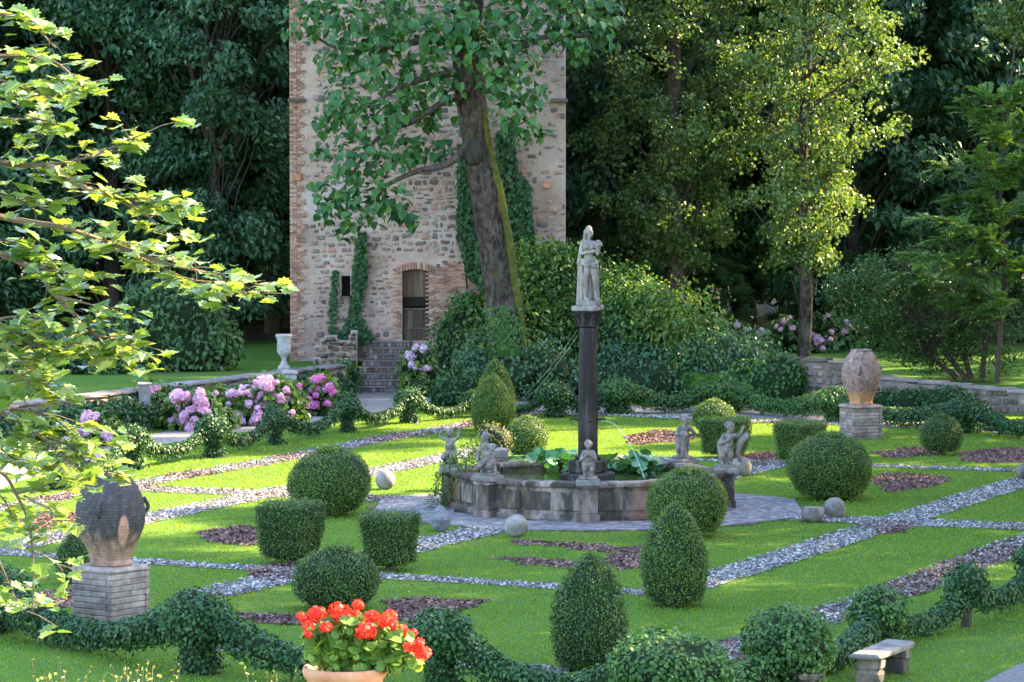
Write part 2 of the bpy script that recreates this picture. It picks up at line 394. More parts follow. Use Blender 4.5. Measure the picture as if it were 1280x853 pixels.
M['pipe'] = solid_mat('pale_cable', [(0.2,(.28,.32,.33)),(0.8,(.42,.46,.46))], 5, 3, 0.5, 0.0)
M['rock'] = solid_mat('dark_rock', [(0.1,(.055,.058,.065)),(0.5,(.12,.125,.135)),(0.9,(.22,.225,.235))], 7, 9, 0.85, 0.8, 25, 0.1)
M['coping'] = solid_mat('grey_coping', [(0.1,(.10,.088,.088)),(0.5,(.18,.16,.157)),(0.9,(.28,.25,.245))], 2.5, 8, 0.9, 0.5, 20, 0.2, 0.15, None, [(1.2,.58,.78,(.12,.12,.08))])
def urn_mat(name, zsplit, dark, patchpos):
    m, nt, ns, ln = mat(name)
    tc = N(nt, 'ShaderNodeTexCoord').outputs['Object']
    sep = N(nt, 'ShaderNodeSeparateXYZ'); ln.new(tc, sep.inputs[0])
    clay = ramp(nt, noise(nt, 4.5, 9, 0.66, tc), [(0.28,(.07,.045,.04)),(0.42,(.20,.115,.085)),(0.56,(.32,.19,.13)),(0.8,(.42,.30,.23))])
    mp = N(nt, 'ShaderNodeMapping'); mp.inputs['Scale'].default_value = (1, 1, .55); ln.new(tc, mp.inputs['Vector'])
    n2 = noise(nt, 6.0 if dark else 3.5, 10, 0.72, mp.outputs[0], 0.3)
    if dark:
        k = math_(nt, 'ADD', math_(nt, 'MULTIPLY', math_(nt, 'SUBTRACT', sep.outputs[2], zsplit), 1.5), math_(nt, 'MULTIPLY', math_(nt, 'SUBTRACT', n2, 0.45), 2.2))
        k = math_(nt, 'MULTIPLY', math_(nt, 'ADD', k, 0.25), 1.8, True)
        c = mixc(nt, k, clay, ramp(nt, noise(nt, 11, 8, 0.7, tc), [(0.3,(.028,.024,.024)),(0.6,(.07,.06,.06)),(0.85,(.20,.18,.18))]))
        # bare clay patch where the crust has fallen off
        d = N(nt, 'ShaderNodeVectorMath', operation='SUBTRACT'); ln.new(tc, d.inputs[0]); d.inputs[1].default_value = patchpos
        d2 = N(nt, 'ShaderNodeVectorMath', operation='MULTIPLY'); ln.new(d.outputs[0], d2.inputs[0]); d2.inputs[1].default_value = (10.0, 2.2, 3.6)
        le = N(nt, 'ShaderNodeVectorMath', operation='LENGTH'); ln.new(d2.outputs[0], le.inputs[0])
        kk = math_(nt, 'MULTIPLY', math_(nt, 'SUBTRACT', math_(nt, 'ADD', 0.75, math_(nt, 'MULTIPLY', n2, 0.5)), le.outputs['Value']), 6.0, True)
        c = mixc(nt, kk, c, ramp(nt, noise(nt, 8, 7, 0.6, tc), [(0.3,(.30,.14,.09)),(0.7,(.46,.26,.18))]))
    else:
        crust = ramp(nt, noise(nt, 9, 8, 0.68, tc), [(0.32,(.085,.055,.05)),(0.5,(.20,.13,.115)),(0.72,(.33,.235,.205))])
        k = math_(nt, 'MULTIPLY', math_(nt, 'ADD', math_(nt, 'SUBTRACT', sep.outputs[2], zsplit), math_(nt, 'MULTIPLY', math_(nt, 'SUBTRACT', n2, 0.5), 0.5)), 9.0, True)
        c = mixc(nt, k, ramp(nt, noise(nt, 6, 7, 0.6, tc), [(0.3,(.22,.10,.05)),(0.6,(.42,.21,.10)),(0.8,(.46,.30,.20))]), crust)
        k2 = math_(nt, 'MULTIPLY', math_(nt, 'SUBTRACT', n2, 0.55), 5.0, True)
        c = mixc(nt, k2, c, (.48,.26,.20))
    b = N(nt, 'ShaderNodeBsdfPrincipled'); b.inputs['Roughness'].default_value = 0.8; b.inputs['Specular IOR Level'].default_value = 0.2
    ln.new(c, b.inputs['Base Color'])
    w = N(nt, 'ShaderNodeTexWave', wave_type='BANDS', bands_direction='Z'); w.inputs['Scale'].default_value = 6.0; w.inputs['Distortion'].default_value = 1.0; ln.new(tc, w.inputs['Vector'])
    hh = math_(nt, 'ADD', noise(nt, 25, 6, 0.6, tc), math_(nt, 'MULTIPLY', w.outputs['Fac'], 0.35))
    bp = N(nt, 'ShaderNodeBump'); bp.inputs['Strength'].default_value = 0.5; bp.inputs['Distance'].default_value = 0.02
    ln.new(hh, bp.inputs['Height']); ln.new(bp.outputs[0], b.inputs['Normal'])
    o = N(nt, 'ShaderNodeOutputMaterial'); ln.new(b.outputs[0], o.inputs[0])
    return m
def water_mat():
    m, nt, ns, ln = mat('pond_water')
    b = N(nt, 'ShaderNodeBsdfPrincipled'); b.inputs['Roughness'].default_value = 0.06
    b.inputs['Base Color'].default_value = rgb((.045,.055,.015)); b.inputs['Specular IOR Level'].default_value = 0.6
    bp = N(nt, 'ShaderNodeBump'); bp.inputs['Strength'].default_value = 0.25; bp.inputs['Distance'].default_value = 0.02
    ln.new(noise(nt, 7, 3, 0.5, geo_pos(nt)), bp.inputs['Height']); ln.new(bp.outputs[0], b.inputs['Normal'])
    o = N(nt, 'ShaderNodeOutputMaterial'); ln.new(b.outputs[0], o.inputs[0])
    return m
M['water'] = water_mat()
def jet_mat():
    m, nt, ns, ln = mat('falling_water')
    b = N(nt, 'ShaderNodeBsdfPrincipled'); b.inputs['Roughness'].default_value = 0.15
    b.inputs['Base Color'].default_value = rgb((.75,.80,.82)); b.inputs['Specular IOR Level'].default_value = 0.6
    b.inputs['Alpha'].default_value = 0.55
    o = N(nt, 'ShaderNodeOutputMaterial'); ln.new(b.outputs[0], o.inputs[0])
    return m
M['jet'] = jet_mat()

# ------------------------------------------------------------------ carved figures: overlapping limbs fused into one continuous skin
def capsule(mb, a, b, ra, rb, seg=12):
    a = np.asarray(a, float); b = np.asarray(b, float)
    d = b - a; L = max(np.linalg.norm(d), 1e-6); d = d / L
    ref = np.array([0, 1, 0]) if abs(d[1]) < 0.8 else np.array([1, 0, 0])
    x = unit(np.cross(d, ref)); y = np.cross(d, x)
    ang = np.linspace(0, 2*np.pi, seg, endpoint=False)
    rows = []
    for t in np.linspace(-np.pi/2, 0, 5)[0:]: rows.append((a + d*ra*math.sin(t), max(ra*math.cos(t), 1e-4)))
    for t in np.linspace(0, np.pi/2, 5): rows.append((b + d*rb*math.sin(t), max(rb*math.cos(t), 1e-4)))
    v = np.concatenate([c + r*np.cos(ang)[:,None]*x + r*np.sin(ang)[:,None]*y for c, r in rows])
    i = np.arange(seg); j = (i+1) % seg
    mb.add(v, np.concatenate([np.stack([k*seg+i, k*seg+j, (k+1)*seg+j, (k+1)*seg+i], 1) for k in range(len(rows)-1)]))
    n0 = mb.n - len(v)
    mb.f.append(np.array([list(range(seg))[::-1]]) + n0); mb.r.append(np.array([0.5]))
    mb.f.append(np.array([list(range(len(v)-seg, len(v)))]) + n0); mb.r.append(np.array([0.5]))
def ellip(mb, c, r, rot=0.0, data=None):
    v, f = data or ICO3
    p = v * np.asarray(r, float)
    if rot:
        cs, sn = math.cos(rot), math.sin(rot)
        p = np.stack([p[:,0]*cs - p[:,2]*sn, p[:,1], p[:,0]*sn + p[:,2]*cs], 1)
    mb.add(p + np.asarray(c, float), f)
def fuse(mb, name, material, voxel, it=4):
    me = mb.mesh(name + '_raw', None)
    o = link(name + '_raw', me)
    r = o.modifiers.new('r', 'REMESH'); r.mode = 'VOXEL'; r.voxel_size = voxel
    sm = o.modifiers.new('s', 'SMOOTH'); sm.factor = 0.5; sm.iterations = it
    dg = bpy.context.evaluated_depsgraph_get()
    out = bpy.data.meshes.new_from_object(o.evaluated_get(dg))
    bpy.data.objects.remove(o)
    out.name = name
    out.materials.clear(); out.materials.append(material)
    for p in out.polygons: p.use_smooth = True
    return out
def face(mb, c, s, yaw):                     # head of height ~2.2*s: skull, jaw, nose, brow, cheeks, ears, eye hollows between brow and cheek
    cs, sn = math.cos(yaw), math.sin(yaw)
    def L(x, y, z): return np.asarray(c) + s*np.array([x*cs - y*sn, x*sn + y*cs, z])   # local front is -y
    ellip(mb, L(0, .10, .22), (s*.80, s*.90, s*.88)); ellip(mb, L(0, -.18, -.38), (s*.58, s*.62, s*.62))
    capsule(mb, L(0, -.80, .12), L(0, -.98, -.20), s*.10, s*.17)
    capsule(mb, L(-.42, -.66, .26), L(.42, -.66, .26), s*.17, s*.17)
    for q in (-1, 1):
        ellip(mb, L(.36*q, -.55, -.22), (s*.25, s*.25, s*.22)); ellip(mb, L(.82*q, .10, -.02), (s*.12, s*.2, s*.28))
    capsule(mb, L(-.20, -.72, -.55), L(.20, -.72, -.55), s*.10, s*.10); ellip(mb, L(0, -.60, -.82), (s*.2, s*.2, s*.16))
def make_goddess():                          # about 1.62 tall, standing on z = 0, facing -y turned to +x
    b = MB()
    capsule(b, (.02,-.02,.86), (-.05,-.03,.46), .105, .072); capsule(b, (-.05,-.03,.46), (-.06,.0,.07), .068, .042)      # standing leg
    capsule(b, (.10,0,.86), (.17,-.09,.47), .100, .070); capsule(b, (.17,-.09,.47), (.20,-.02,.08), .066, .042)          # bent leg
    for (x, y) in ((-.06, 0), (.20, -.02)):
        capsule(b, (x, y+.02, .045), (x+.07, y-.15, .03), .045, .03)
        for k in range(4): capsule(b, (x+.05+.018*k, y-.13+.012*k, .025), (x+.066+.02*k, y-.19+.016*k, .02), .013, .010)
    ellip(b, (.05,0,.90), (.165,.125,.13)); capsule(b, (.04,0,.92), (.01,0,1.12), .125, .108)
    ellip(b, (.02,-.01,1.20), (.150,.105,.15)); capsule(b, (-.12,0,1.30), (.15,-.01,1.29), .058, .058)
    ellip(b, (-.045,-.095,1.20), (.055,.05,.055)); ellip(b, (.085,-.095,1.19), (.055,.05,.055))
    capsule(b, (.02,0,1.30), (.04,-.02,1.42), .052, .047)
    face(b, (.055,-.04,1.515), .092, RAD(38))
    for (x,y,z,r) in ((.03,.02,1.59,.085),(-.03,.03,1.53,.07),(-.05,.05,1.45,.06),(-.07,.05,1.36,.055),(-.08,.04,1.27,.045),(.04,.05,1.48,.07)): ellip(b, (x,y,z), (r,r,r*1.1))   # long hair
    # right arm folded across, left arm holding the vessel
    capsule(b, (-.145,0,1.29), (-.155,-.06,1.06), .052, .044); capsule(b, (-.155,-.06,1.06), (.07,-.19,1.10), .042, .032)
    capsule(b, (.17,-.01,1.28), (.235,-.04,1.08), .050, .042); capsule(b, (.235,-.04,1.08), (.21,-.22,1.17), .040, .030)
    for (w, d) in (((.07,-.19,1.10), (.5,-.2,.10)), ((.21,-.22,1.17), (-.15,-.25,.5))):
        w = np.array(w); d = unit(np.array(d)); ellip(b, w + d*.035, (.036,.03,.036))
        q = unit(np.cross(d, (0,1,.2)))
        for k in range(4): capsule(b, w + d*.05 + q*.018*(k-1.5), w + d*(.10+.008*(k in (1,2))) + q*.020*(k-1.5) + np.array([0,-.012,0]), .011, .009)
        capsule(b, w + d*.02 + q*.035, w + d*.065 + q*.055, .012, .009)
    body = fuse(b, 'body', M['statue'], .010, 1)
    d = MB()                                 # cloth rolled round the hips, falling behind the legs
    a = np.linspace(0, 2*np.pi, 25)
    for k in range(len(a)-1):
        p = [np.array([.05+.185*math.cos(t), .145*math.sin(t), .86 + .03*math.sin(t*2+1) - .02*math.cos(t)]) for t in a[k:k+2]]
        capsule(d, p[0], p[1], .045, .045)
        p = [q + np.array([0,0,-.06+.02*math.sin(q[0]*20)]) for q in p]
        capsule(d, p[0], p[1], .034, .034)
    for k in range(9):                       # vertical folds behind, left of the standing leg
        x = -.19 + .033*k; y = .07 + .03*math.sin(k*2.1)
        capsule(d, (x, y, .84), (x-.02, y+.02, .03), .042, .060)
    for k in range(4):
        x = .12 + .04*k; capsule(d, (x, .10, .84), (x+.02, .11, .05), .035, .045)
    capsule(d, (-.14,.04,1.30), (-.20,.06,.86), .045, .055)
    drap = fuse(d, 'drapery', M['statue'], .012, 1)
    h = MB()                                 # vessel full of fruit, held against the shoulder
    capsule(h, (.22,-.21,1.06), (.235,-.20,1.22), .05, .064); ellip(h, (.235,-.20,1.25), (.105,.10,.06))
    for k in range(12):
        t = k*2.4; rr = .075*math.sqrt((k+.5)/12); ellip(h, (.235+rr*math.cos(t), -.20+rr*math.sin(t), 1.30+.03*math.cos(k)), (.038,.038,.04), 0, ICO2)
    ves = fuse(h, 'vessel', M['statue'], .013, 2)
    return body, drap, ves
def make_putto(pose):                        # chubby child, about 0.85 tall; pose 0 prays, 1 arms raised, 2 holds a shell, 3 torso leaning with broken arm, 4 blows a horn
    b = MB()
    lean = (0, .0, .05, -.06, .07)[pose]
    hz = .30
    if pose in (0, 2, 4):
        for q in (-1, 1):
            capsule(b, (.075*q,0,hz+.02), (.085*q,-.03,.17), .082, .066); capsule(b, (.085*q,-.03,.17), (.08*q,.02,.035), .06, .042)
            capsule(b, (.08*q,.02,.03), (.09*q,-.085,.025), .036, .028)
    else:
        for q in (-1, 1):
            capsule(b, (.075*q,0,hz-.06), (.11*q,-.16,.16), .085, .066); capsule(b, (.11*q,-.16,.16), (.10*q,-.02,.05), .06, .042); capsule(b, (.10*q,-.02,.04), (.11*q,-.10,.03), .035, .026)
    ellip(b, (0,0,hz), (.125,.115,.10)); ellip(b, (lean*.4,-.025,hz+.12), (.118,.112,.12)); ellip(b, (lean*.8,0,hz+.23), (.115,.095,.10))
    capsule(b, (lean-.09,0,hz+.28), (lean+.09,0,hz+.28), .05, .05); capsule(b, (lean,0,hz+.28), (lean,-.01,hz+.36), .05, .048)
    face(b, (lean*1.15,-.015,hz+.445), .102, RAD((-4, -25, 35, -30, 40)[pose]))
    g = np.random.default_rng(pose)
    for k in range(22):                      # curls
        t = g.random()*6.28; ph = g.random()*1.3
        ellip(b, (lean*1.15+.088*math.cos(t)*math.cos(ph)*.98, .01+.092*abs(math.sin(t))*math.cos(ph)-.01, hz+.46+.09*math.sin(ph)), (.03,.03,.03), 0, ICO2)
    sh = hz + .275
    def arm(q, el, wr):
        s0 = (lean+.115*q, 0, sh); capsule(b, s0, el, .046, .04); capsule(b, el, wr, .038, .03)
        d = unit(np.array(wr) - np.array(el)); ellip(b, np.array(wr) + d*.025, (.03,.026,.03))
        qd = unit(np.cross(d, (0,1,.1)))
        for k in range(4): capsule(b, np.array(wr) + d*.035 + qd*.014*(k-1.5), np.array(wr) + d*.07 + qd*.016*(k-1.5), .010, .008)
        capsule(b, np.array(wr) + d*.01 + qd*.028*q, np.array(wr) + d*.045 + qd*.042*q, .010, .008)
    if pose == 0: arm(-1, (-.17,-.06,hz+.11), (-.03,-.14,hz+.22)); arm(1, (.17,-.06,hz+.11), (.03,-.14,hz+.22))
    if pose == 1: arm(-1, (-.24,-.03,hz+.34), (-.20,-.06,hz+.52)); arm(1, (.22,-.03,hz+.33), (.26,-.05,hz+.52))
    if pose == 2: arm(-1, (-.16,-.09,hz+.15), (.0,-.15,hz+.16)); arm(1, (lean+.19,-.08,hz+.17), (lean+.08,-.16,hz+.27))
    if pose == 3: arm(-1, (-.22,-.03,hz+.14), (-.20,-.10,hz+.03)); capsule(b, (lean+.115,0,sh), (lean+.19,-.02,hz+.20), .046, .042)
    if pose == 4: arm(-1, (-.15,-.09,hz+.13), (.0,-.15,hz+.19)); arm(1, (.27,-.02,hz+.26), (.34,-.04,hz+.40))
    body = fuse(b, 'body', M['putto'], .010, 1)
    e = MB()
    if pose == 2: ellip(e, (-.02,-.19,hz+.16), (.09,.06,.075)); capsule(e, (-.02,-.18,hz+.10), (.0,-.12,.02), .05, .075)
    elif pose == 4:
        pts = curve([(.30,-.02,.06),(.24,-.04,.22),(.30,-.05,.44),(.42,-.04,.56)], 5); 
        for k in range(len(pts)-1): capsule(e, pts[k], pts[k+1], .035+.003*k, .035+.003*(k+1))
        capsule(e, (-.05,.10,hz+.1), (.02,.12,.02), .10, .13)
    else: capsule(e, (.0,.10,hz+.06), (.02,.11,.02), .09, .13)
    return body, fuse(e, ('support','support','shell','support','horn')[pose], M['putto'], .016, 3)
GODDESS = make_goddess()
PUTTI = [make_putto(k) for k in range(5)]

# ------------------------------------------------------------------ ground
def sheet(name, pts, z, material, parent=None):
    mb = MB(); mb.poly(np.array([[p[0], p[1], z] for p in pts])); return mb.build(name, material, parent)
mb = MB(); xs = np.linspace(-400, 400, 41); ys = np.concatenate([[-100, -40], np.linspace(0, 130, 60), [200, 400, 900]])
gx, gy = np.meshgrid(xs, ys); gv = np.stack([gx.ravel(), gy.ravel(), np.zeros(gx.size)], 1)
ii, jj = np.meshgrid(np.arange(len(xs)-1), np.arange(len(ys)-1)); q = (jj*len(xs)+ii).ravel()
mb.add(gv, np.stack([q, q+1, q+len(xs)+1, q+len(xs)], 1), 0.5)
struct(mb.build('ground', M['lawn']))
TZ = 0.9                                     # raised lawn behind the retaining walls
EDGE = [P(-90,560), P(60,545), P(200,524), P(340,505), P(432,496)]
EDGE = [e[:2] for e in EDGE] + [np.array([-5.2, 117.9]), np.array([3.0, 117.9])] + [P(800,497)[:2], P(975,505)[:2], P(1062,507)[:2], P(1165,512)[:2], P(1330,521)[:2]]
EDGE = [np.array([-60., EDGE[0][1]-4])] + EDGE + [np.array([60., EDGE[-1][1]-6])]
EZ = [TZ]*9 + [.88, .72, .66, .52, .5]
mb = MB()
print(len(EDGE), len(EZ))
for a, b, za_, zb_ in zip(EDGE[:-1], EDGE[1:], EZ[:-1], EZ[1:]):
    mb.add([[a[0],a[1],za_],[b[0],b[1],zb_],[b[0]*1.1,124,TZ],[a[0]*1.1,124,TZ]], [[0,1,2,3]], 0.5)
    mb.add([[a[0]*1.1,124,TZ],[b[0]*1.1,124,TZ],[b[0]*3,400,TZ],[a[0]*3,400,TZ]], [[0,1,2,3]], 0.5)
    mb.add([[a[0],a[1],-.1],[b[0],b[1],-.1],[b[0],b[1],zb_],[a[0],a[1],za_]], [[0,1,2,3]], 0.5)
struct(mb.build('raised_lawn', M['lawn']))
struct(sheet('forest_floor', [(-8,131),(14,128),(40,126),(200,126),(200,320),(-200,320),(-120,150),(-30,140)], TZ+.004, M['soil']))
struct(sheet('forest_floor', [(18,56),(60,46),(80,46),(80,104),(32,104),(24,98)], .006, M['soil']))

# gravel strips, mulch beds and paths: sheets with uneven edges; kept in KEEP so that no grass grows there
STRIPS, POLYS = [], []
def ribbon(name, a, b, hw, z, material, seed):
    a = np.asarray(a, float)[:2]; b = np.asarray(b, float)[:2]
    n = max(4, int(np.linalg.norm(b-a)/0.35)); t = np.linspace(0, 1, n)
    d = unit(b-a); nn = np.array([-d[1], d[0]])
    g = np.random.default_rng(seed)
    sm = lambda: np.convolve(g.normal(0, 1, n+4), np.ones(5)/5, 'valid') * 0.10 + g.normal(0, .025, n)
    wob = np.convolve(g.normal(0, 1, n+20), np.ones(21)/21, 'valid') * 0.25
    c = a + (b-a)*t[:,None] + nn*wob[:,None]
    L = c + nn*(hw+sm())[:,None]; R_ = c - nn*(hw+sm())[:,None]
    v = np.concatenate([np.c_[R_, np.full(n, z)], np.c_[L, np.full(n, z)]])
    i = np.arange(n-1)
    mb = MB(); mb.add(v, np.stack([i, i+1, n+i+1, n+i], 1), 0.5)
    STRIPS.append((c, hw))
    return struct(mb.build(name, material)), c, L, R_
PEB = MB(); CHIP = MB()
def scatter_pebbles(c, hw, dens, size, lo=0.6):
    L = np.linalg.norm(np.diff(c, axis=0), axis=1).sum(); n = int(L*2*hw*dens)
    s = rng.random(n)*(len(c)-1); k = s.astype(int); fr = (s-k)[:,None]
    p = c[k]*(1-fr) + c[np.minimum(k+1, len(c)-1)]*fr
    d = unit(c[-1]-c[0]); nn = np.array([-d[1], d[0]])
    off = np.clip(rng.normal(0, .62, n), -1.12, 1.12)*hw
    p = p + nn*off[:,None]
    pebbles_at(p, size)
def pebbles_at(p, size):
    keep = (p[:,1] > 46) & (np.abs(p[:,0]) < p[:,1]*0.158)
    p = p[keep]; n = len(p)
    v, f = OCT
    sc = size*(0.55 + 0.9*rng.random(n)**1.5)
    dim = np.stack([sc*(.8+.5*rng.random(n)), sc*(.7+.4*rng.random(n)), sc*(.45+.3*rng.random(n))], 1)
    an = rng.random(n)*6.28; ca, sa = np.cos(an), np.sin(an)
    q = v[None]*dim[:,None,:] + rng.normal(0, .12, (n,6,3))*sc[:,None,None]
    q = np.stack([q[...,0]*ca[:,None]-q[...,1]*sa[:,None], q[...,0]*sa[:,None]+q[...,1]*ca[:,None], q[...,2]], -1)
    q[...,0] += p[:,None,0]; q[...,1] += p[:,None,1]; q[...,2] += (dim[:,2]*.6+.01)[:,None]
    ff = (f[None] + (np.arange(n)*6)[:,None,None]).reshape(-1,3)
    PEB.add(q.reshape(-1,3), ff, np.repeat(rng.random(n), 8))
def chips_at(p, size):
    keep = (p[:,1] > 46) & (np.abs(p[:,0]) < p[:,1]*0.158)
    p = p[keep]; n = len(p)
    pos = np.c_[p, .015+.03*rng.random(n)]
    nr = unit(np.c_[rng.normal(0,.5,(n,2)), np.ones(n)])
    leaves(CHIP, pos, nr, size*(.5+rng.random(n)), .55, .1)
def scatter_chips(c, hw, dens, size, mask=None):
    L = np.linalg.norm(np.diff(c, axis=0), axis=1).sum(); n = int(L*2*hw*dens)
    s = rng.random(n)*(len(c)-1); k = s.astype(int); fr = (s-k)[:,None]
    p = c[k]*(1-fr) + c[np.minimum(k+1, len(c)-1)]*fr
    d = unit(c[-1]-c[0]); nn = np.array([-d[1], d[0]])
    p = p + nn*(np.clip(rng.normal(0,.6,n),-1.15,1.15)*hw)[:,None]
    if mask is not None:
        p = p[mask(np.c_[p, np.zeros(n)])]
    chips_at(p, size)
strip_defs = [  # u0, v0, u1, v1, half width, share of mulch
    (-13, -11.9, 27, -12.6, .44, .55), (-24.5, 10.6, 2, 10.9, .46, .5),
    (-13, -7.7, 14, -8.5, .46, .12), (-13.6, 7.0, 26, 7.5, .44, .05),
    (-12.8, -8.0, -13.6, 7.3, .32, .0), (12.6, -8.4, 12.8, 7.4, .30, .0),
    (-22.8, 3.0, -23.0, 11.0, .28, .1), (26.4, -12, 25.0, 7.4, .45, .3),
    (-17.0, -.35, -4.6, -.1, .50, .06), (4.6, .1, 13, .1, .6, .2),
    (0, 4.6, .2, 10.8, .6, .25), (0, -12, 0, -4.6, .6, .4), (-18.2,-12.0,-18.6,-5.0,.4,.5)]
for k, (u0, v0, u1, v1, hw, mu) in enumerate(strip_defs):
    o, c, L, R_ = ribbon('gravel_strip', G(u0, v0), G(u1, v1), hw, .004 + .0015*(k % 6), M['gravel'] if mu < .4 else M['soil'], 40+k)
    nz = Noise(.9, 70+k)
    scatter_pebbles(c, hw, 360 if mu < .4 else 170, .033)
    if mu > .03: scatter_chips(c, hw, 700*mu, .085, (lambda p, nz=nz, mu=mu: nz(p) > (.9 - 1.9*mu)))
def in_poly(p, poly):
    x, y = p[:,0], p[:,1]; ins = np.zeros(len(p), bool); n = len(poly)
    for i in range(n):
        x0, y0 = poly[i]; x1, y1 = poly[(i+1) % n]
        c = ((y0 > y) != (y1 > y)) & (x < (x1-x0)*(y-y0)/((y1-y0) if y1 != y0 else 1e-9)+x0)
        ins ^= c
    return ins
def bed(name, pxs, z, material, dens=420, size=.085):
    poly = np.array([P(*p)[:2] for p in pxs])
    # rounded, uneven outline
    pts = curve(np.concatenate([poly, poly[:1]]), 6)[:-1][:, :2] if len(poly) > 2 else poly
    pts = pts + rng.normal(0, .10, pts.shape)
    POLYS.append(pts)
    o = struct(sheet(name, pts, z, material))
    lo, hi = pts.min(0), pts.max(0); n = int((hi-lo).prod()*dens)
    q = lo + rng.random((n,2))*(hi-lo); q = q[in_poly(q, pts)]
    chips_at(q, size)
    return o
beds = [[(244,670),(285,660),(322,662),(324,682),(270,679)],
        [(640,675),(700,678),(768,685),(768,692),(700,685),(650,681)],
        [(612,699),(660,698),(725,704),(725,711),(660,707)],
        [(764,686),(808,687),(812,708),(775,713),(762,702)],
        [(1088,602),(1115,593),(1182,598),(1165,609),(1110,615)],
        [(476,754),(520,748),(602,752),(570,765),(500,778)],
        [(285,767),(340,768),(392,772),(392,781),(320,778)],
        [(778,547),(830,538),(868,548),(800,556)],
        [(1192,569),(1240,562),(1300,562),(1300,578),(1220,578)],
        [(300,713),(345,706),(392,708),(388,722),(330,727)],
        [(1066,659),(1118,652),(1154,656),(1110,668)],
        [(908,573),(950,566),(985,570),(960,583),(920,583)],
        [(1085,566),(1160,560),(1180,566),(1120,573)],
        [(40,742),(100,738),(100,758),(45,758)], [(8,655),(60,640),(95,648),(40,668)]]
for b in beds: bed('mulch_bed', b, .013, M['mulch'])
# paved ring round the fountain
a = np.linspace(0, 2*np.pi, 8, endpoint=False) + np.pi/8 + math.atan2(U[1], U[0])
ring_o = np.stack([C0[0]+5.0*np.cos(a), C0[1]+5.0*np.sin(a)], 1)
POLYS.append(ring_o)
struct(sheet('paved_ring', ring_o, .016, M['soil']))
pv = MB(); row = 0
for rr in np.arange(3.2, 5.0, .118):
    n = int(2*np.pi*rr/.232)
    for k in range(n):
        t = (k + .5*(row % 2))/n*2*np.pi
        # rows follow the eight sides
        sec = (t % (np.pi/4)) - np.pi/8; rad = rr*math.cos(np.pi/8)/math.cos(sec)*1.02
        tt = t + math.atan2(U[1], U[0]) + np.pi/8 - np.pi/8
        side = tt - sec
        add_box(pv, -.054, .054, -.108, .108, 0, .02+.012*rng.random(), None, side, (C0[0]+rad*math.cos(tt), C0[1]+rad*math.sin(tt), .012))
    row += 1
stuff(pv.build('paver', M['paver']), 'worn grey brick setts laid in rings round the fountain', 'paving')
def path(name, pxs, z, material=None):
    pts = np.array([P(*p)[:2] for p in pxs]); POLYS.append(pts)
    return struct(sheet(name, pts, z, material or M['path']))
path('gravel_path', [(-60,640),(20,603),(105,580),(170,562),(250,548),(330,537),(420,524),(520,508),(560,497),(545,489),(440,490),(430,505),(340,518),(240,535),(170,546),(90,560),(-60,590)], .006)
path('gravel_path', [(560,507),(700,516),(800,517),(900,521),(1000,525),(1100,530),(1200,538),(1340,549),(1340,541),(1200,529),(1100,521),(1000,514),(900,510),(800,508),(700,505),(560,497)], .009, M['gravel'])
path('gravel_path', [(1205,870),(1232,852),(1262,836),(1300,820),(1420,765),(1560,800),(1500,900),(1300,960),(1160,930)], .006, M['gravel'])
stuff(PEB.build('pebble', M['pebble']), 'grey and white pebbles filling the gravel strips', 'pebbles')
stuff(CHIP.build('bark_chip', M['mulch']), 'reddish brown bark chips strewn on beds and strips', 'bark chips')

# grass
def strip_mask(p):
    keep = np.ones(len(p), bool)
    for c, hw in STRIPS:
        a_, b_ = c[0], c[-1]; d = b_-a_; L = np.linalg.norm(d); d = d/L
        rel = p-a_; al = rel@d; idx = np.clip((al/L*(len(c)-1)).round().astype(int), 0, len(c)-1)
        nn = np.array([-d[1], d[0]])
        dist = np.abs(((p - c[idx])@nn))
        keep &= ~((al > 0) & (al < L) & (dist < hw*.93))
    for q in POLYS: keep &= ~in_poly(p, q)
    return keep
n = 430000
yy = np.sqrt(rng.random(n)*(110**2-47**2)+47**2); xx = (rng.random(n)*2-1)*yy*.155
p = np.stack([xx, yy], 1); p = p[strip_mask(p)]
edge_d = np.array([EDGE[0]]); n = len(p)
# nothing grows inside the basin or behind the retaining wall
ex = np.array([e[0] for e in EDGE]); ey = np.array([e[1] for e in EDGE])
p = p[(np.interp(p[:,0], ex, ey) - .2 > p[:,1])]; n = len(p)
wear = Noise(.55, 808)(np.c_[p, np.zeros(len(p))]); p = p[rng.random(len(p)) < np.where(wear < -1.1, .45, 1.0)]; n = len(p)
an = rng.random(n)*6.28; h = .022+.024*rng.random(n)**1.4; w = .010+.007*rng.random(n)
t = np.stack([np.cos(an), np.sin(an)], 1)
lean = rng.normal(0, .55, (n,2))*h[:,None]
v = np.zeros((n,3,3)); v[:,0,:2] = p-t*w[:,None]; v[:,1,:2] = p+t*w[:,None]; v[:,2,:2] = p+lean; v[:,2,2] = h; v[:,:2,2] = -.002
gmb = MB(); gmb.add(v.reshape(-1,3), np.arange(3*n).reshape(n,3), rng.random(n))
stuff(gmb.build('grass', M['grass']), 'short mown green grass of the parterre lawns', 'grass')

n = 1000; yy = np.sqrt(rng.random(n)*(108**2-47**2)+47**2); xx = (rng.random(n)*2-1)*yy*.155
fp = np.stack([xx, yy], 1); fp = fp[(np.interp(xx, ex, ey) - .4 > yy) & (np.linalg.norm(fp-C0, axis=1) > 3.4)]; n = len(fp)
fmb = MB(); leaves(fmb, np.c_[fp, .035+.03*rng.random(n)], unit(np.c_[rng.normal(0,.4,(n,2)), np.ones(n)]), .05+.05*rng.random(n), .7, .15)
M['dry_leaf'] = leaf_mat('dry_leaf', (.10,.06,.025), (.22,.14,.05), (.36,.28,.10), .3, .6, .2, 2.0)
stuff(fmb.build('fallen_leaf', M['dry_leaf']), 'dry fallen leaves scattered over the lawns', 'leaves')

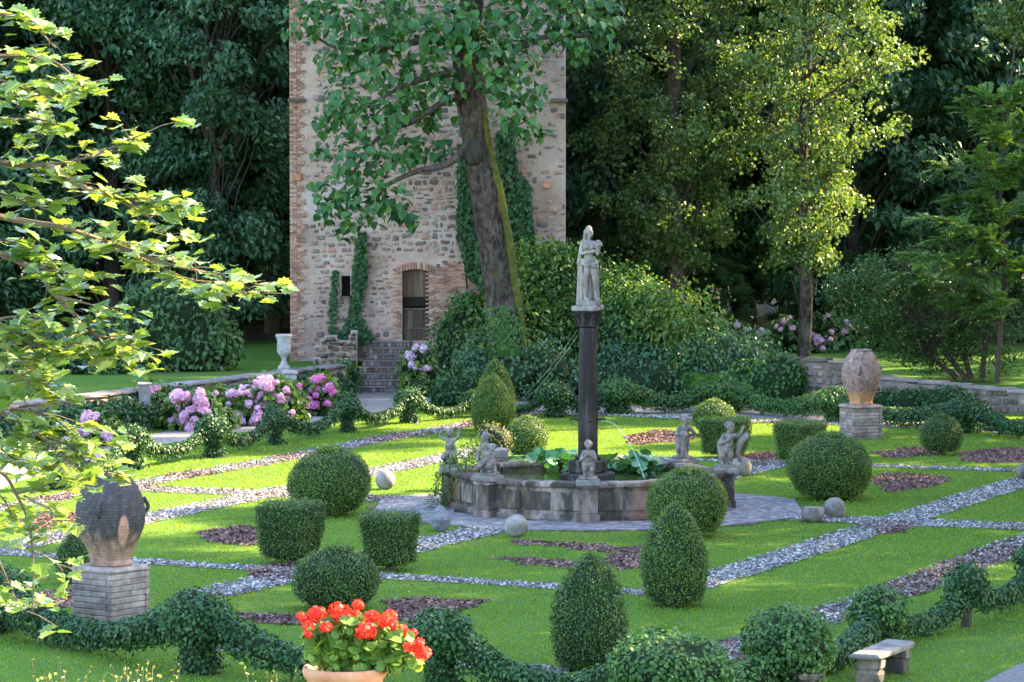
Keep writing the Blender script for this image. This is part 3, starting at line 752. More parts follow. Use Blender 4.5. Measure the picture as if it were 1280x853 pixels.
# ------------------------------------------------------------------ masonry pieces
def stone_mesh(name, material, seed, k=8):   # unit stone in the x-z plane, proud towards -y
    g = np.random.default_rng(seed)
    a = np.linspace(0, 2*np.pi, k, endpoint=False) + g.normal(0, .12, k)
    sq = np.maximum(np.abs(np.cos(a)), np.abs(np.sin(a)))
    r = .5/sq**.72*(1+g.normal(0, .05, k)) * .94
    o = np.stack([r*np.cos(a), np.full(k, .25), r*np.sin(a)], 1)
    m_ = o*np.array([.97,1,.97]); m_[:,1] = -.3+g.normal(0,.08,k)
    i_ = o*np.array([.74,1,.74]); i_[:,1] = -.85+g.normal(0,.15,k)
    c = np.array([[g.normal(0,.05), -1.0, g.normal(0,.05)]])
    v = np.concatenate([o, m_, i_, c]); mb = MB()
    i = np.arange(k); j = (i+1) % k
    mb.add(v, np.concatenate([np.stack([i, j, k+j, k+i], 1), np.stack([k+i, k+j, 2*k+j, 2*k+i], 1)]), .5)
    mb.f.append(np.stack([2*k+i, 2*k+j, np.full(k, 3*k)], 1)); mb.r.append(np.full(k, .5))
    return mb.mesh(name, material), (v, mb.f)
def joined_stones(cells, material, name, parent, y0, depth):
    mb = MB(); pool = [stone_mesh('tmp', None, 900+k) for k in range(12)]
    for (x, z, w, h) in cells:
        me, (v, fs) = pool[rng.integers(12)]
        fl = -1 if rng.random() < .5 else 1
        p = v*np.array([w, depth*(.5+.9*rng.random()), h])*np.array([fl,1,1]) + np.array([x, y0, z])
        n0 = mb.n; r = rng.random(); first = True
        for f in fs:
            if first: mb.add(p, f if fl > 0 else f[:, ::-1], r); first = False
            else: mb.f.append((f if fl > 0 else f[:, ::-1]) + n0); mb.r.append(np.full(len(f), r))
    for me, _ in pool: bpy.data.meshes.remove(me)
    return stuff(mb.build(name, material, parent))
STONE_POOL = {}
def stone_objs(cells, mkey, parent, y0, depth, name='stone', org=None, rot=0.0):
    if mkey not in STONE_POOL: STONE_POOL[mkey] = [stone_mesh(name, M[mkey], 300+k)[0] for k in range(14)]
    for (x, z, w, h) in cells:
        o = link(name, random.choice(STONE_POOL[mkey]), parent)
        c, s_ = math.cos(rot), math.sin(rot)
        lx, ly = x, y0
        o.location = ((org[0] if org is not None else 0) + lx*c - ly*s_, (org[1] if org is not None else 0) + lx*s_ + ly*c, z)
        o.rotation_euler = (0, random.gauss(0, .10), rot)
        o.scale = (w*random.choice((-1, 1)), depth*random.uniform(.5, 1.4), h)
def courses(x0, x1, z0, z1, hmin, hmax, wmin, wmax, gap, seed, skip=None):
    g = np.random.default_rng(seed); out = []; z = z0
    while z < z1 - hmin*.6:
        h = min(g.uniform(hmin, hmax), z1 - z); x = x0 - g.random()*wmin*.3
        while x < x1 - .06:
            w = g.uniform(wmin, wmax)*(1.0 if g.random() > .15 else .6); w = min(w, x1 - x)
            cx, cz = x + w/2, z + h/2 + g.normal(0, .015)
            if w > .09 and not (skip and skip(cx, cz, w, h)): out.append((cx, cz, max(w-gap*(.5+g.random()), .06), max((h-gap*(.4+g.random()))*g.uniform(.78, 1.0), .05)))
            x += w
        z += h
    return out

# ------------------------------------------------------------------ tower
TY = 118.0
tl, tr = PD(363, 400, TY)[0], PD(707, 400, TY)[0]
TW = tr - tl
twr = thing('stone_tower', 'tall medieval rubble stone tower with brick corner and small wooden door', 'tower', ((tl+tr)/2, TY, 0))
def lx(px): return PD(px, 400, TY)[0] - (tl+tr)/2
def lz(py): return PD(640, py, TY)[2]
X0, X1, ZT = -TW/2, TW/2, 15.5
dx0, dx1, dz0, dz1 = lx(503), lx(536), lz(426), lz(333)
wx0, wx1, wz0, wz1 = lx(427), lx(438), lz(371), lz(345)
mb = MB()
def wall_rect(a, b, c, d): add_box(mb, a, b, 0, .55, c, d, .5)
wall_rect(X0, wx0, 0, ZT); wall_rect(wx0, wx1, 0, wz0); wall_rect(wx0, wx1, wz1, ZT); wall_rect(wx1, dx0, 0, ZT)
wall_rect(dx0, dx1, 0, dz0); wall_rect(dx0, dx1, dz1, ZT); wall_rect(dx1, X1, 0, ZT)
wall = mb.build('wall', M['mortar'], twr)
mb = MB(); add_box(mb, X0+.004, X1-.004, .56, 7.5, 0, ZT-.01, .5); mb.build('rear_wall', M['mortar'], twr)
# rear block closes the openings; a near-black pane paints the slit's shade
mb = MB(); add_box(mb, wx0-.01, wx1+.01, .42, .5, wz0-.01, wz1+.01, .5); mb.build('window_shade_pane', M['void'], twr)
mb = MB(); add_box(mb, wx0-.06, wx1+.06, -.05, .10, wz0-.09, wz0-.003, .4); mb.build('window_sill', M['wallstone'], twr)
def tskip(x, z, w, h):
    if z < .75: return True
    if x-w/2 < X0+.62: return True                                              # brick quoins
    if dx0-.22 < x+w/2 and x-w/2 < dx1+.22 and dz0-.1 < z+h/2 and z-h/2 < dz1+.32: return True
    if wx0-.05 < x+w/2 and x-w/2 < wx1+.05 and wz0-.1 < z+h/2 and z-h/2 < wz1+.05: return True
    if BR(x, z): return True
    return False
brn = Noise(1.6, 55)
def BR(x, z):                                 # patches of brick beside and right of the door
    e = ((x-lx(566))/1.05)**2 + ((z-lz(368))/1.0)**2 + .35*brn(np.array([[x, 0, z]]))[0]
    return e < 1
cells = courses(X0+.5, X1-.02, .8, 13.6, .11, .27, .12, .48, .045, 3, tskip)
cells = [(a+random.gauss(0,.02), b+random.gauss(0,.035), c*random.uniform(.75,1.05), d*random.uniform(.7,1.15)) for a, b, c, d in cells]
random.shuffle(cells)
# where the lime render has survived, most stones are covered
rn = Noise(.55, 21)
cells = [c for c in cells if rn(np.array([[c[0], 0, c[1]]]))[0] < .55 or random.random() < .35]
cells.sort(key=lambda c: -c[2]*c[3]*(1 if (c[0] < lx(600) or c[0] > lx(655)) and c[1] > 1.2 and c[1] < 12.5 else .01))
stone_objs(cells[:290], 'rubble', wall, -.0, .045, org=(0,0))
joined_stones(cells[290:], M['rubble'], 'small_stones', wall, -.0, .04)
def brick_courses(x0, x1, z0, z1, ok, seed, toothed=None):
    g = np.random.default_rng(seed); mbb = MB(); z = z0; k = 0
    while z < z1:
        xe = x1 + ((.14 if (k//3) % 2 else -.06) + g.normal(0, .05) if toothed else 0)
        x = x0 - (.13 if k % 2 and not toothed else 0)
        while x < xe:
            w = min(.25, xe-x) if (k % 2 or not toothed) else min(.13, xe-x)
            if w > .05 and ok(x+w/2, z+.03): bev_box(mbb, w-.016, .11, .058, .006, .0025, (x+w/2, .012+g.normal(0,.008), z), 0, g.random())
            x += w
        z += .073; k += 1
    return mbb
stuff(brick_courses(X0-.012, X0+.42, .80, 13.6, lambda x, z: True, 5, True).build('corner_bricks', M['brick'], wall))
stuff(brick_courses(lx(532), lx(610), 1.5, 4.6, lambda x, z: BR(x, z) and not (dx0-.19 < x < dx1+.19), 6).build('brick_patch', M['brick'], wall))
# door: brick jambs, flat arch, planks
mb = brick_courses(dx0-.20, dx0-.012, dz0, dz1-.05, lambda x, z: True, 7); stuff(mb.build('brick_jamb', M['brick'], wall))
mb = brick_courses(dx1+.012, dx1+.20, dz0, dz1-.05, lambda x, z: True, 8); stuff(mb.build('brick_jamb', M['brick'], wall))
va = MB(); nb = 13
for k in range(nb):
    t = (k/(nb-1)-.5)
    bev_box(va, .085, .14, .24, .007, .002, (t*(dx1-dx0+.30)+(dx0+dx1)/2, .0, dz1-.10-.55*t*t), t*0, rng.random())
stuff(va.build('brick_arch', M['brick'], wall))
door = link('door', None, twr, ((dx0+dx1)/2, .30, dz0))
dw, dh = dx1-dx0, dz1-dz0
zb = [lz(424)-dz0, lz(412)-dz0, lz(386)-dz0, lz(383)-dz0, lz(372)-dz0, dh]
nP = 5
pm = MB(); bev_box(pm, dw/nP-.008, .05, 1.0, .006, .001); pm = pm.mesh('plank', M['wood'])
for (a_, b_) in ((zb[1]+.01, zb[2]), (zb[4], zb[5]-.02)):
    for k in range(nP):
        o = link('plank', pm, door, (-dw/2+dw*(k+.5)/nP, .03+.012*rng.random(), a_)); o.scale = (1, 1, b_-a_)
for (a_, b_, mm, yy) in ((zb[3]-.02, zb[4]-.005, 'void', .05), (.01, zb[1]-.005, 'wood', .015), (zb[1]+.0, zb[1]+.05, 'wood', -.02), (zb[2]-.05, zb[2], 'wood', -.02)):  # near-black strip paints the shaded gap; the wood strips are real
    mb = MB(); bev_box(mb, dw-.02, .05, b_-a_, .006, .001, (0, yy, a_)); mb.build('door_rail_and_gap', M[mm], door)
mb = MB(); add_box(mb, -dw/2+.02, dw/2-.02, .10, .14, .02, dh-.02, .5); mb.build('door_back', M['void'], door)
# remains of a string course at both corners, put-log bricks
for (a_, b_) in ((363, 380), (690, 707)):
    mb = MB(); bev_box(mb, lx(b_)-lx(a_)+.12, .34, .13, .02, .008, ((lx(a_)+lx(b_))/2, -.02, lz(128))); mb.build('string_course', M['wallstone'], twr)
for (a_, b_) in ((683, 232), (372, 222)):
    mb = MB(); bev_box(mb, .26, .16, .20, .015, .006, (lx(a_), -.02, lz(b_)-.1)); mb.build('clay_block', M['terra'], twr)

# ------------------------------------------------------------------ brick steps up to the tower door
n_st = 8; st = thing('brick_steps', 'flight of worn brick steps climbing to the tower door', 'steps', (0, 0, 0))
bmesh_ = MB(); bev_box(bmesh_, .112, .40, .150, .012, .004); bmesh_ = bmesh_.mesh('brick', M['step_brick'])
for k in range(n_st):
    t = k/(n_st-1)
    pl, pr = 436+t*30, 503+t*10
    y = 115.2 + t*2.35
    xl, xr = PD(pl, 460, y)[0], PD(pr, 460, y)[0]
    z0 = .0 + dz0*k/n_st; h = dz0/n_st
    sp = link('step', None, st, ((xl+xr)/2, y, z0))
    mb = MB(); add_box(mb, (xl-xr)/2+.01, (xr-xl)/2-.01, .03, .60, -.0 if k == 0 else -.12, h-.02, .4); mb.build('step_bed', M['soil'], sp)
    mb = MB(); bev_box(mb, xr-xl+.04, .50, .035, .01, .004, (0, .22, h-.036)); mb.build('tread', M['coping'], sp)
    nbk = int((xr-xl)/.125)
    for i in range(nbk):
        o = link('brick', bmesh_, sp, ((xl-xr)/2+(i+.5)*(xr-xl)/nbk, .21+rng.normal(0,.012), h-.190+rng.normal(0,.004)))
        o.rotation_euler = (0, 0, rng.normal(0, .02))
# tumbled stonework on the left of the steps
rw = thing('ruined_stair_wall', 'tumbled stub of rubble wall left of the brick steps', 'wall', tuple(PD(418, 480, 116.2)*np.array([1,1,0])))
rcells = [c for c in courses(-1.2, .75, 0, 2.3, .14, .26, .2, .5, .03, 31) if c[1] < 1.9 - max(0, -c[0]-.0)*1.25 - .25*math.sin(c[0]*5)]
mb = MB()
for c in rcells: add_box(mb, c[0]-c[2]*.5-.02, c[0]+c[2]*.5+.02, .0, .8, c[1]-c[3]*.5-.03, c[1]+c[3]*.5+.03, .5)
mb.build('core', M['mortar'], rw)
stone_objs(rcells, 'wallstone', rw, -.02, .10, org=(0,0))

# ------------------------------------------------------------------ retaining walls
def wall_run(name, label, a, b, ztop_a, ztop_b, thick, mkey, cop, seed, stones=True, zbase=0.0):
    a = np.asarray(a, float)[:2]; b = np.asarray(b, float)[:2]; L = np.linalg.norm(b-a); rot = math.atan2(b[1]-a[1], b[0]-a[0])
    t = thing(name, label, 'wall', (a[0], a[1], zbase), rot)
    nseg = max(2, int(L/.9)); mb = MB()
    for k in range(nseg):
        h = ztop_a + (ztop_b-ztop_a)*(k+.5)/nseg - zbase - .06
        add_box(mb, L*k/nseg, L*(k+1)/nseg, 0, thick, -.05, h+rng.normal(0,.012), .5)
    mb.build('wall_core', M['wallmortar'], t)
    if stones:
        cs = courses(.02, L-.02, .02, max(ztop_a, ztop_b)-zbase, .15, .27, .18, .5, .03, seed, lambda x, z, w, h: z+h/2 > ztop_a+(ztop_b-ztop_a)*x/L-zbase-.02)
        cs.sort(key=lambda c: -c[2]*c[3])
        stone_objs(cs[:280], mkey, t, -.0, .07, org=(0,0))
        if len(cs) > 280: joined_stones(cs[280:], M[mkey], 'small_stones', t, 0, .05)
    if cop:
        nc = max(2, int(L/.75))
        for k in range(nc):
            h = ztop_a + (ztop_b-ztop_a)*(k+.5)/nc - zbase
            mb = MB(); bev_box(mb, L/nc-.012, thick+.16, .09, .02, .008, (L*(k+.5)/nc, thick/2, h-.055+rng.normal(0,.008)), rng.normal(0,.012)); mb.build('coping_stone', M[cop], t)
    return t
e = EDGE
wall_run('retaining_wall', 'high rubble stone retaining wall between ivy bank and clay jar', P(968,505), P(1068,508), 1.50, 1.40, .5, 'wallstone', 'wallstone', 41)
wall_run('retaining_wall', 'low rubble wall with flat coping running under the feathery tree', P(1068,508), P(1345,522), .98, .62, .55, 'wallstone', 'coping', 42)
wall_run('retaining_wall', 'low mossy wall with grey coping behind the hydrangeas, left of the tower', P(60,547), P(432,497), 1.02, 1.05, .5, 'wallstone', 'coping', 43)
wall_run('retaining_wall', 'low wall seen through the maple twigs at the hydrangea border', P(-120,572), P(60,547), 1.0, 1.02, .5, 'wallstone', 'coping', 44)
# ------------------------------------------------------------------ fountain
FA = math.atan2(U[1], U[0]) + math.pi/8
RV = 3.13
fo = thing('fountain_basin', 'octagonal weathered stone fountain basin with panelled walls and corner piers', 'fountain', (C0[0], C0[1], 0))
vs = [np.array([RV*math.cos(FA+k*math.pi/4), RV*math.sin(FA+k*math.pi/4)]) for k in range(8)]
for k in range(8):
    a_, b_ = vs[k], vs[(k+1) % 8]; L = np.linalg.norm(b_-a_); mid = (a_+b_)/2; rot = math.atan2(b_[1]-a_[1], b_[0]-a_[0])   # outward is local -y
    side = link('basin_side', None, fo, (mid[0], mid[1], 0), rot)
    mb = MB(); bev_box(mb, L-.30, .30, .74, .01, .004, (0, .17, .0)); mb.build('panel', M['fount_stone'], side)
    mb = MB(); bev_box(mb, L-.28, .40, .16, .03, .006, (0, .15, .0)); mb.build('plinth', M['fount_stone'], side)
    for i in range(3):
        w = (L-.30)/3
        mb = MB(); bev_box(mb, w-.008, .46, .12, .03, .006, ((i-1)*w, .16, .735+rng.normal(0,.004))); mb.build('coping_stone', M['fount_stone'], side)
        mb = MB(); bev_box(mb, w-.10, .05, .40, .012, .004, ((i-1)*w, .005, .24)); mb.build('raised_panel', M['fount_stone'], side)
    av = vs[k]; ar = FA+k*math.pi/4
    pier = link('corner_pier', None, fo, (av[0]*.985, av[1]*.985, 0), ar+math.pi/2)
    mb = MB(); bev_box(mb, .50, .44, .20, .02, .006, (0, 0, 0)); bev_box(mb, .42, .38, .58, .012, .004, (0,0,.2)); bev_box(mb, .50, .46, .06, .015, .004, (0,0,.745)); mb.build('pier_shaft', M['fount_stone'], pier)
    mb = MB(); bev_box(mb, .54, .50, .13, .025, .008, (0,0,.806)); mb.build('pier_cap', M['stone'], pier)
mb = MB(); mb.poly([[(RV-.3)*math.cos(FA+k*math.pi/4)+C0[0], (RV-.3)*math.sin(FA+k*math.pi/4)+C0[1], .66] for k in range(8)]); struct(mb.build('water', M['water']))
cl = thing('fountain_column', 'dark wet stone column rising from the middle of the fountain basin', 'column', (C0[0], C0[1], 0), GA)
mb = MB(); bev_box(mb, .95, .95, .80, .03, .008); bev_box(mb, .70, .70, .30, .04, .008, (0,0,.80)); mb.build('pedestal', M['column'], cl)
sh = MB(); z0 = 1.10; z1 = 4.05              # shaft of four engaged half columns
a = np.linspace(0, 2*np.pi, 48, endpoint=False)
prof = []
for zz in np.linspace(z0, z1, 14):
    t = (zz-z0)/(z1-z0); rr = (.195-.02*t)*(1+.17*np.abs(np.sin(2*a))**.6) + rng.normal(0,.003,48)
    prof.append(np.stack([rr*np.cos(a), rr*np.sin(a), np.full(48, zz)], 1))
i = np.arange(48); j = (i+1) % 48
sh.add(np.concatenate(prof), np.concatenate([np.stack([k*48+i, k*48+j, (k+1)*48+j, (k+1)*48+i], 1) for k in range(13)]), .5); sh.build('shaft', M['column'], cl)
mb = MB(); lathe(mb, [(.17,4.05),(.23,4.09),(.20,4.14),(.21,4.26),(.28,4.38),(.32,4.40),(.32,4.43),(.0,4.43)], 24, .5); mb.build('capital', M['column'], cl)
mb = MB()
for k in range(8):                            # leaf crockets on the capital
    t = k*math.pi/4; tube(mb, curve([(.19*math.cos(t),.19*math.sin(t),4.12),(.25*math.cos(t),.25*math.sin(t),4.26),(.33*math.cos(t),.33*math.sin(t),4.36),(.31*math.cos(t),.31*math.sin(t),4.30)],4), np.linspace(.05,.025,13), 6)
mb.build('capital_leaves', M['column'], cl)
mb = MB(); bev_box(mb, .58, .58, .12, .02, .006, (0,0,4.432)); mb.build('abacus', M['stone'], cl)
for k in range(4):
    t = k*math.pi/2 + .5; mb = MB(); tube(mb, [(.22*math.cos(t),.22*math.sin(t),2.0),(.36*math.cos(t),.36*math.sin(t),2.02),(.40*math.cos(t),.40*math.sin(t),1.98)], [.03,.025,.03], 8); mb.build('spout', M['rail'], cl)
mb = MB(); lathe(mb, [(.30,.80),(.33,.95),(.29,1.0),(.27,1.10),(.31,1.16),(.22,1.22),(.0,1.24)], 20, .5); mb.build('base_moulding', M['column'], cl)
gs = thing('stone_statue', 'pale stone statue of a draped standing woman holding a fruit vessel on the column', 'statue', (C0[0], C0[1], 4.552), RAD(4))
for me in GODDESS: link(me.name, me, gs, (-.01,0,.10), None, (.92,.95,1.0))
mb = MB(); bev_box(mb, .50, .46, .115, .02, .008); mb.build('plinth', M['statue'], gs)
lab = {0: 'small stone putto with folded hands on the front pier of the fountain', 3: 'stone putto torso leaning on the fountain pier left of the folded-hands putto',
       1: 'stone putto with both arms raised, overgrown by creeper on the fountain pier', 4: 'stone putto lifting a long horn on the fountain pier by the gravel ball',
       2: 'stone putto clasping an ochre shell on the far pier of the fountain'}
order = sorted(range(8), key=lambda k: vs[k][1])      # nearest pier first
byx = {}
for k in range(8): byx[k] = 640 + F*(vs[k][0]+C0[0])/(vs[k][1]+C0[1])
def pier_at(px, near): return min((k for k in range(8) if (vs[k][1] < 0.3) == near), key=lambda k: abs(byx[k]-px))
for (pose, px, near, yaw, s) in ((0, 730, True, 0, .92), (3, 613, True, -.5, 1.02), (1, 560, True, -.4, .95), (4, 910, True, .25, 1.12), (2, 857, False, .2, 1.12)):
    k = pier_at(px, near); av = vs[k]*.985
    if pose == 1: k = min(range(8), key=lambda q: byx[q]); av = vs[k]*.985
    if pose == 4: k = max(range(8), key=lambda q: byx[q]); av = vs[k]*.985
    t = thing('putto_statue', lab[pose], 'statue', (C0[0]+av[0], C0[1]+av[1], .938), yaw, 'stone putti on the fountain piers')
    for me in PUTTI[pose]: link(me.name, me, t, (0,0,.055), None, (s, s, s))
    mb = MB(); bev_box(mb, .40, .36, .06, .012, .004); mb.build('plinth', M['putto'], t)
# stone block on the far rim
k = pier_at(640, False); t = thing('stone_block', 'squared stone block lying on the far rim of the fountain', 'stone block', tuple(np.append(C0+vs[k]*.985, .938)), .3)
mb = MB(); bev_box(mb, .62, .42, .22, .03, .01); mb.build('block', M['stone'], t)
mb = MB(); bev_box(mb, .34, .30, .10, .03, .01, (-.1,.02,.2205)); mb.build('broken_piece', M['stone'], t)
# falling water, cables
mb = MB(); c = np.array([C0[0], C0[1], 0])
pts = np.array([c+np.array([.30+.95*t, -.20-.5*t, 1.97+.25*t-1.5*t*t]) for t in np.linspace(0, 1.0, 16)])
tube(mb, pts, np.linspace(.0035,.006,16), 6, .5)
tag(mb.build('water_jet', M['jet']), 'thin arc of water falling from the column spout into the basin', 'water jet')
for k, (q, lb) in enumerate((((-0.24,.02,4.0), 'upper pale stay cable running from the column top to the ivy bank'), ((-0.24,.05,3.86), 'lower pale stay cable running from the column top to the ivy bank'))):
    end = PD(650+4*k, 501+2*k, 108.0)
    mb = MB(); p0 = c+np.array(q); pts = [p0+(end-p0)*t-np.array([0,0,.10*math.sin(math.pi*t)]) for t in np.linspace(0,1,14)]
    tube(mb, pts, .004, 5, .5); tag(mb.build('stay_cable', M['pipe']), lb, 'cable', 'stay cables of the fountain column')
# plants in the basin
def disc_leaves(mb, pos, nrm, size): big_leaves(mb, pos, nrm, size, GERAN, .12, .2)
for (px, py, wpx, lb, n) in ((700, 583, 52, 'clump of broad water plant leaves in the basin left of the column', 120), (800, 588, 46, 'clump of broad water plant leaves in the basin right of the column', 90)):
    ctr = P(px, py, .7); t = thing('water_plant', lb, 'water plant', (ctr[0], ctr[1], .66))
    w = wpx/F*ctr[1]; g = np.random.default_rng(px)
    pos = np.c_[g.normal(0, w*.34, n), g.normal(0, .45, n), .05+.30*g.random(n)]
    mb = MB(); disc_leaves(mb, pos, unit(np.c_[g.normal(0,.5,(n,2)), np.ones(n)]), .22+.14*g.random(n)); mb.build('leaves', M['water_leaf'], t)
    mb = MB()
    for q in pos[:60]: tube(mb, [(q[0]*.8,q[1]*.8,-.04),(q[0],q[1],q[2]-.02)], .008, 4)
    mb.build('stems', M['water_leaf'], t)

# ------------------------------------------------------------------ clay jars on brick pedestals
def jar_on_pedestal(base, side, ph, jw, jh, rot, m_urn, lab_ped, lab_jar, capdome=True):
    t = thing('brick_pedestal', lab_ped, 'pedestal', (base[0], base[1], 0), rot, 'brick pedestals of the clay jars')
    mb = MB(); add_box(mb, -side/2+.05, side/2-.05, -side/2+.05, side/2-.05, 0, ph-.05, .5); mb.build('pedestal_core', M['mortar'], t)
    nc = 9; ch = (ph-.10)/nc; bl = side/1.0
    long_ = MB(); bev_box(long_, bl-.012, .11, ch-.006, .012, .005); long_ = long_.mesh('brick', M['ped_brick'])
    for c_ in range(nc):
        for f_ in range(4):
            an = f_*math.pi/2
            offs = np.arange(5)*bl - side/2 - (bl/2 if c_ % 2 else 0)
            for q in offs:
                w0, w1 = max(q, -side/2), min(q+bl, side/2 - .116)
                if w1-w0 < .05: continue
                x, y = (w0+w1)/2, -side/2+.055
                o = link('brick', long_, t, (x*math.cos(an)-y*math.sin(an), x*math.sin(an)+y*math.cos(an), c_*ch))
                o.rotation_euler = (0, 0, an+rng.normal(0,.008)); o.scale = ((w1-w0-.008)/(bl-.012), 1+rng.normal(0,.05), 1)
    mb = MB(); bev_box(mb, side+.05, side+.05, .10, .04, .006, (0,0,ph-.10)); mb.build('cap_slab', M['ped_brick'], t)
    j = thing('clay_jar', lab_jar, 'jar', (base[0], base[1], ph), 0.3, 'big clay jars')
    r = jw/2
    prof = [(0,0),(r*.56,0),(r*.60,.03*jh),(r*.58,.07*jh),(r*.66,.15*jh),(r*.84,.30*jh),(r*.965,.43*jh),(r*1.0,.55*jh),(r*.955,.68*jh),(r*.83,.81*jh),(r*.66,.91*jh),(r*.53,.962*jh)]
    mb = MB(); lathe(mb, curve(prof, 4), 48, .5, (0,0,0), .006, 3); mb.build('jar_body', m_urn, j, True)
    lip = [(r*.52,.958*jh),(r*.535,.975*jh),(r*.535,.995*jh),(r*.50,1.0*jh),(r*.46,.985*jh),(r*.44,.90*jh),(0,.88*jh)]
    mb = MB(); lathe(mb, lip, 48, .5); mb.build('jar_lip', m_urn, j, True)
    for q in (0, 2.1, 4.2):
        mb = MB(); tube(mb, curve([(r*.97*math.cos(q), r*.97*math.sin(q), .55*jh),(r*1.10*math.cos(q), r*1.10*math.sin(q), .62*jh),(r*.96*math.cos(q), r*.96*math.sin(q), .72*jh)], 4), .035, 8, .5); mb.build('lug', m_urn, j, True)
pA = P(139, 780); pB = P(1076, 548)
jar_on_pedestal(pA, .93, 1.0, 1.17, 1.56, RAD(52), urn_mat('black_crusted_clay', .50, True, (.12, -.52, .62)),
                'grey brick pedestal carrying the black crusted jar by the front ivy garland', 'huge clay jar with black crust and a bare orange patch')
jar_on_pedestal(pB, .92, .95, 1.10, 1.55, RAD(20), urn_mat('rosy_clay', .30, False, (0,0,0)),
                'grey brick pedestal carrying the rosy jar before the stone retaining wall', 'huge rosy grey clay jar with orange foot by the stone wall')

# ------------------------------------------------------------------ stone balls
def stone_ball(px, py, wpx, lb, kind='ball', mk='stone'):
    p = P(px, py); r = wpx/F*p[1]/2
    v, f = ICO4 if kind == 'ball' else ICO3
    nz = Noise(1.6, int(px)); d = 1 + (.022 if kind == 'ball' else .12)*nz(v*1.5)[:,None]
    q = v*d*r
    if kind == 'cone': q = q*np.array([1,1,1.15]); s_ = np.clip(1-.55*np.maximum(v[:,2:],0), .2, 1); q[:,:2] *= s_
    if kind == 'half': q = q*np.array([1,.9,1.0]); q[:,2] = np.minimum(q[:,2], r*.52) ; q[:,:2] *= 1.05
    z = q[:,2].min(); mb = MB(); mb.add(q-np.array([0,0,z*.92]), f, .5)
    o = mb.build({'ball':'stone_ball','cone':'rough_rock','half':'broken_stone_ball'}[kind], M[mk], None, kind != 'cone'); o.location = (p[0], p[1], 0)
    tag(o, lb, 'rock' if kind == 'cone' else 'stone ball', None if kind == 'cone' else 'stone balls along the gravel paths')
stone_ball(482, 612, 25, 'pinkish stone ball beside the big box ball on the sunlit lawn')
stone_ball(646, 671, 29, 'pale grey stone ball on the gravel before the fountain front')
stone_ball(550, 664, 29, 'dark pointed rock opposite the pale stone ball before the fountain', 'cone', 'rock')
stone_ball(1043, 648, 28, 'whole stone ball below the widest box ball, beside its broken twin')
stone_ball(1015, 653, 27, 'broken flat-topped stone ball at the edge of the paved ring', 'half')
stone_ball(927, 596, 26, 'grey stone ball behind the horn-lifting putto')
stone_ball(1280, 600, 22, 'stone ball at the meeting of gravel strips on the shaded lawn')

# ------------------------------------------------------------------ bench
bp = P(1083, 857); bn = thing('stone_bench', 'low stone slab bench on rough block legs beside the ivy domes', 'bench', (bp[0], bp[1], 0), GA)
mb = MB(); bev_box(mb, .50, 1.75, .085, .03, .006, (0, .78, .385)); mb.build('seat_slab', M['stone'], bn)
for y in (.16, 1.38):
    mb = MB(); bev_box(mb, .42, .26, .22, .035, .014, (0, y, 0)); bev_box(mb, .40, .25, .17, .03, .012, (.01, y, .215)); mb.build('leg', M['fount_stone'], bn)

# ------------------------------------------------------------------ little white urn and border posts
up = P(362, 510); t = thing('stone_pillar', 'square pale stone pillar among the hydrangeas', 'pillar', (up[0], up[1], 0), .2)
h1 = PD(362, 464, up[1])[2]
mb = MB(); bev_box(mb, .40, .40, h1-.10, .015, .004); mb.build('shaft', M['white_stone'], t)
mb = MB(); bev_box(mb, .48, .48, .10, .02, .004, (0,0,h1-.099)); mb.build('cap', M['white_stone'], t)
ub = PD(355, 461, up[1]+2.2); base_z = TZ
t = thing('garden_urn', 'white stone goblet urn standing by the brick corner of the tower', 'urn', (ub[0], ub[1], TZ))
zb_ = ub[2]-TZ; sc = (PD(355,418,ub[1])[2]-ub[2])
mb = MB(); bev_box(mb, .42, .42, zb_, .02, .004); mb.build('plinth', M['white_stone'], t)
mb = MB(); lathe(mb, [(0,zb_),(.20,zb_+.002),(.20,zb_+.05*sc),(.12,zb_+.12*sc),(.075,zb_+.22*sc),(.085,zb_+.32*sc),(.16,zb_+.40*sc),(.22,zb_+.48*sc),(.225,zb_+.62*sc),(.215,zb_+.80*sc),(.25,zb_+.90*sc),(.27,zb_+.95*sc),(.27,zb_+sc),(.20,zb_+sc),(.18,zb_+.9*sc),(0,zb_+.88*sc)], 28, .5); mb.build('bowl', M['white_stone'], t, True)
bpst = P(181, 538); t = thing('stone_post', 'rough grey stone post at the end of the lilac hydrangeas', 'post', (bpst[0], bpst[1], 0), .1)
hh = PD(181, 482, bpst[1])[2]; mb = MB(); bev_box(mb, .32, .30, hh, .03, .012); mb.build('post', M['coping'], t)
mb = MB(); bev_box(mb, .40, .38, .08, .025, .01, (0,0,hh)); mb.build('post_cap', M['coping'], t)

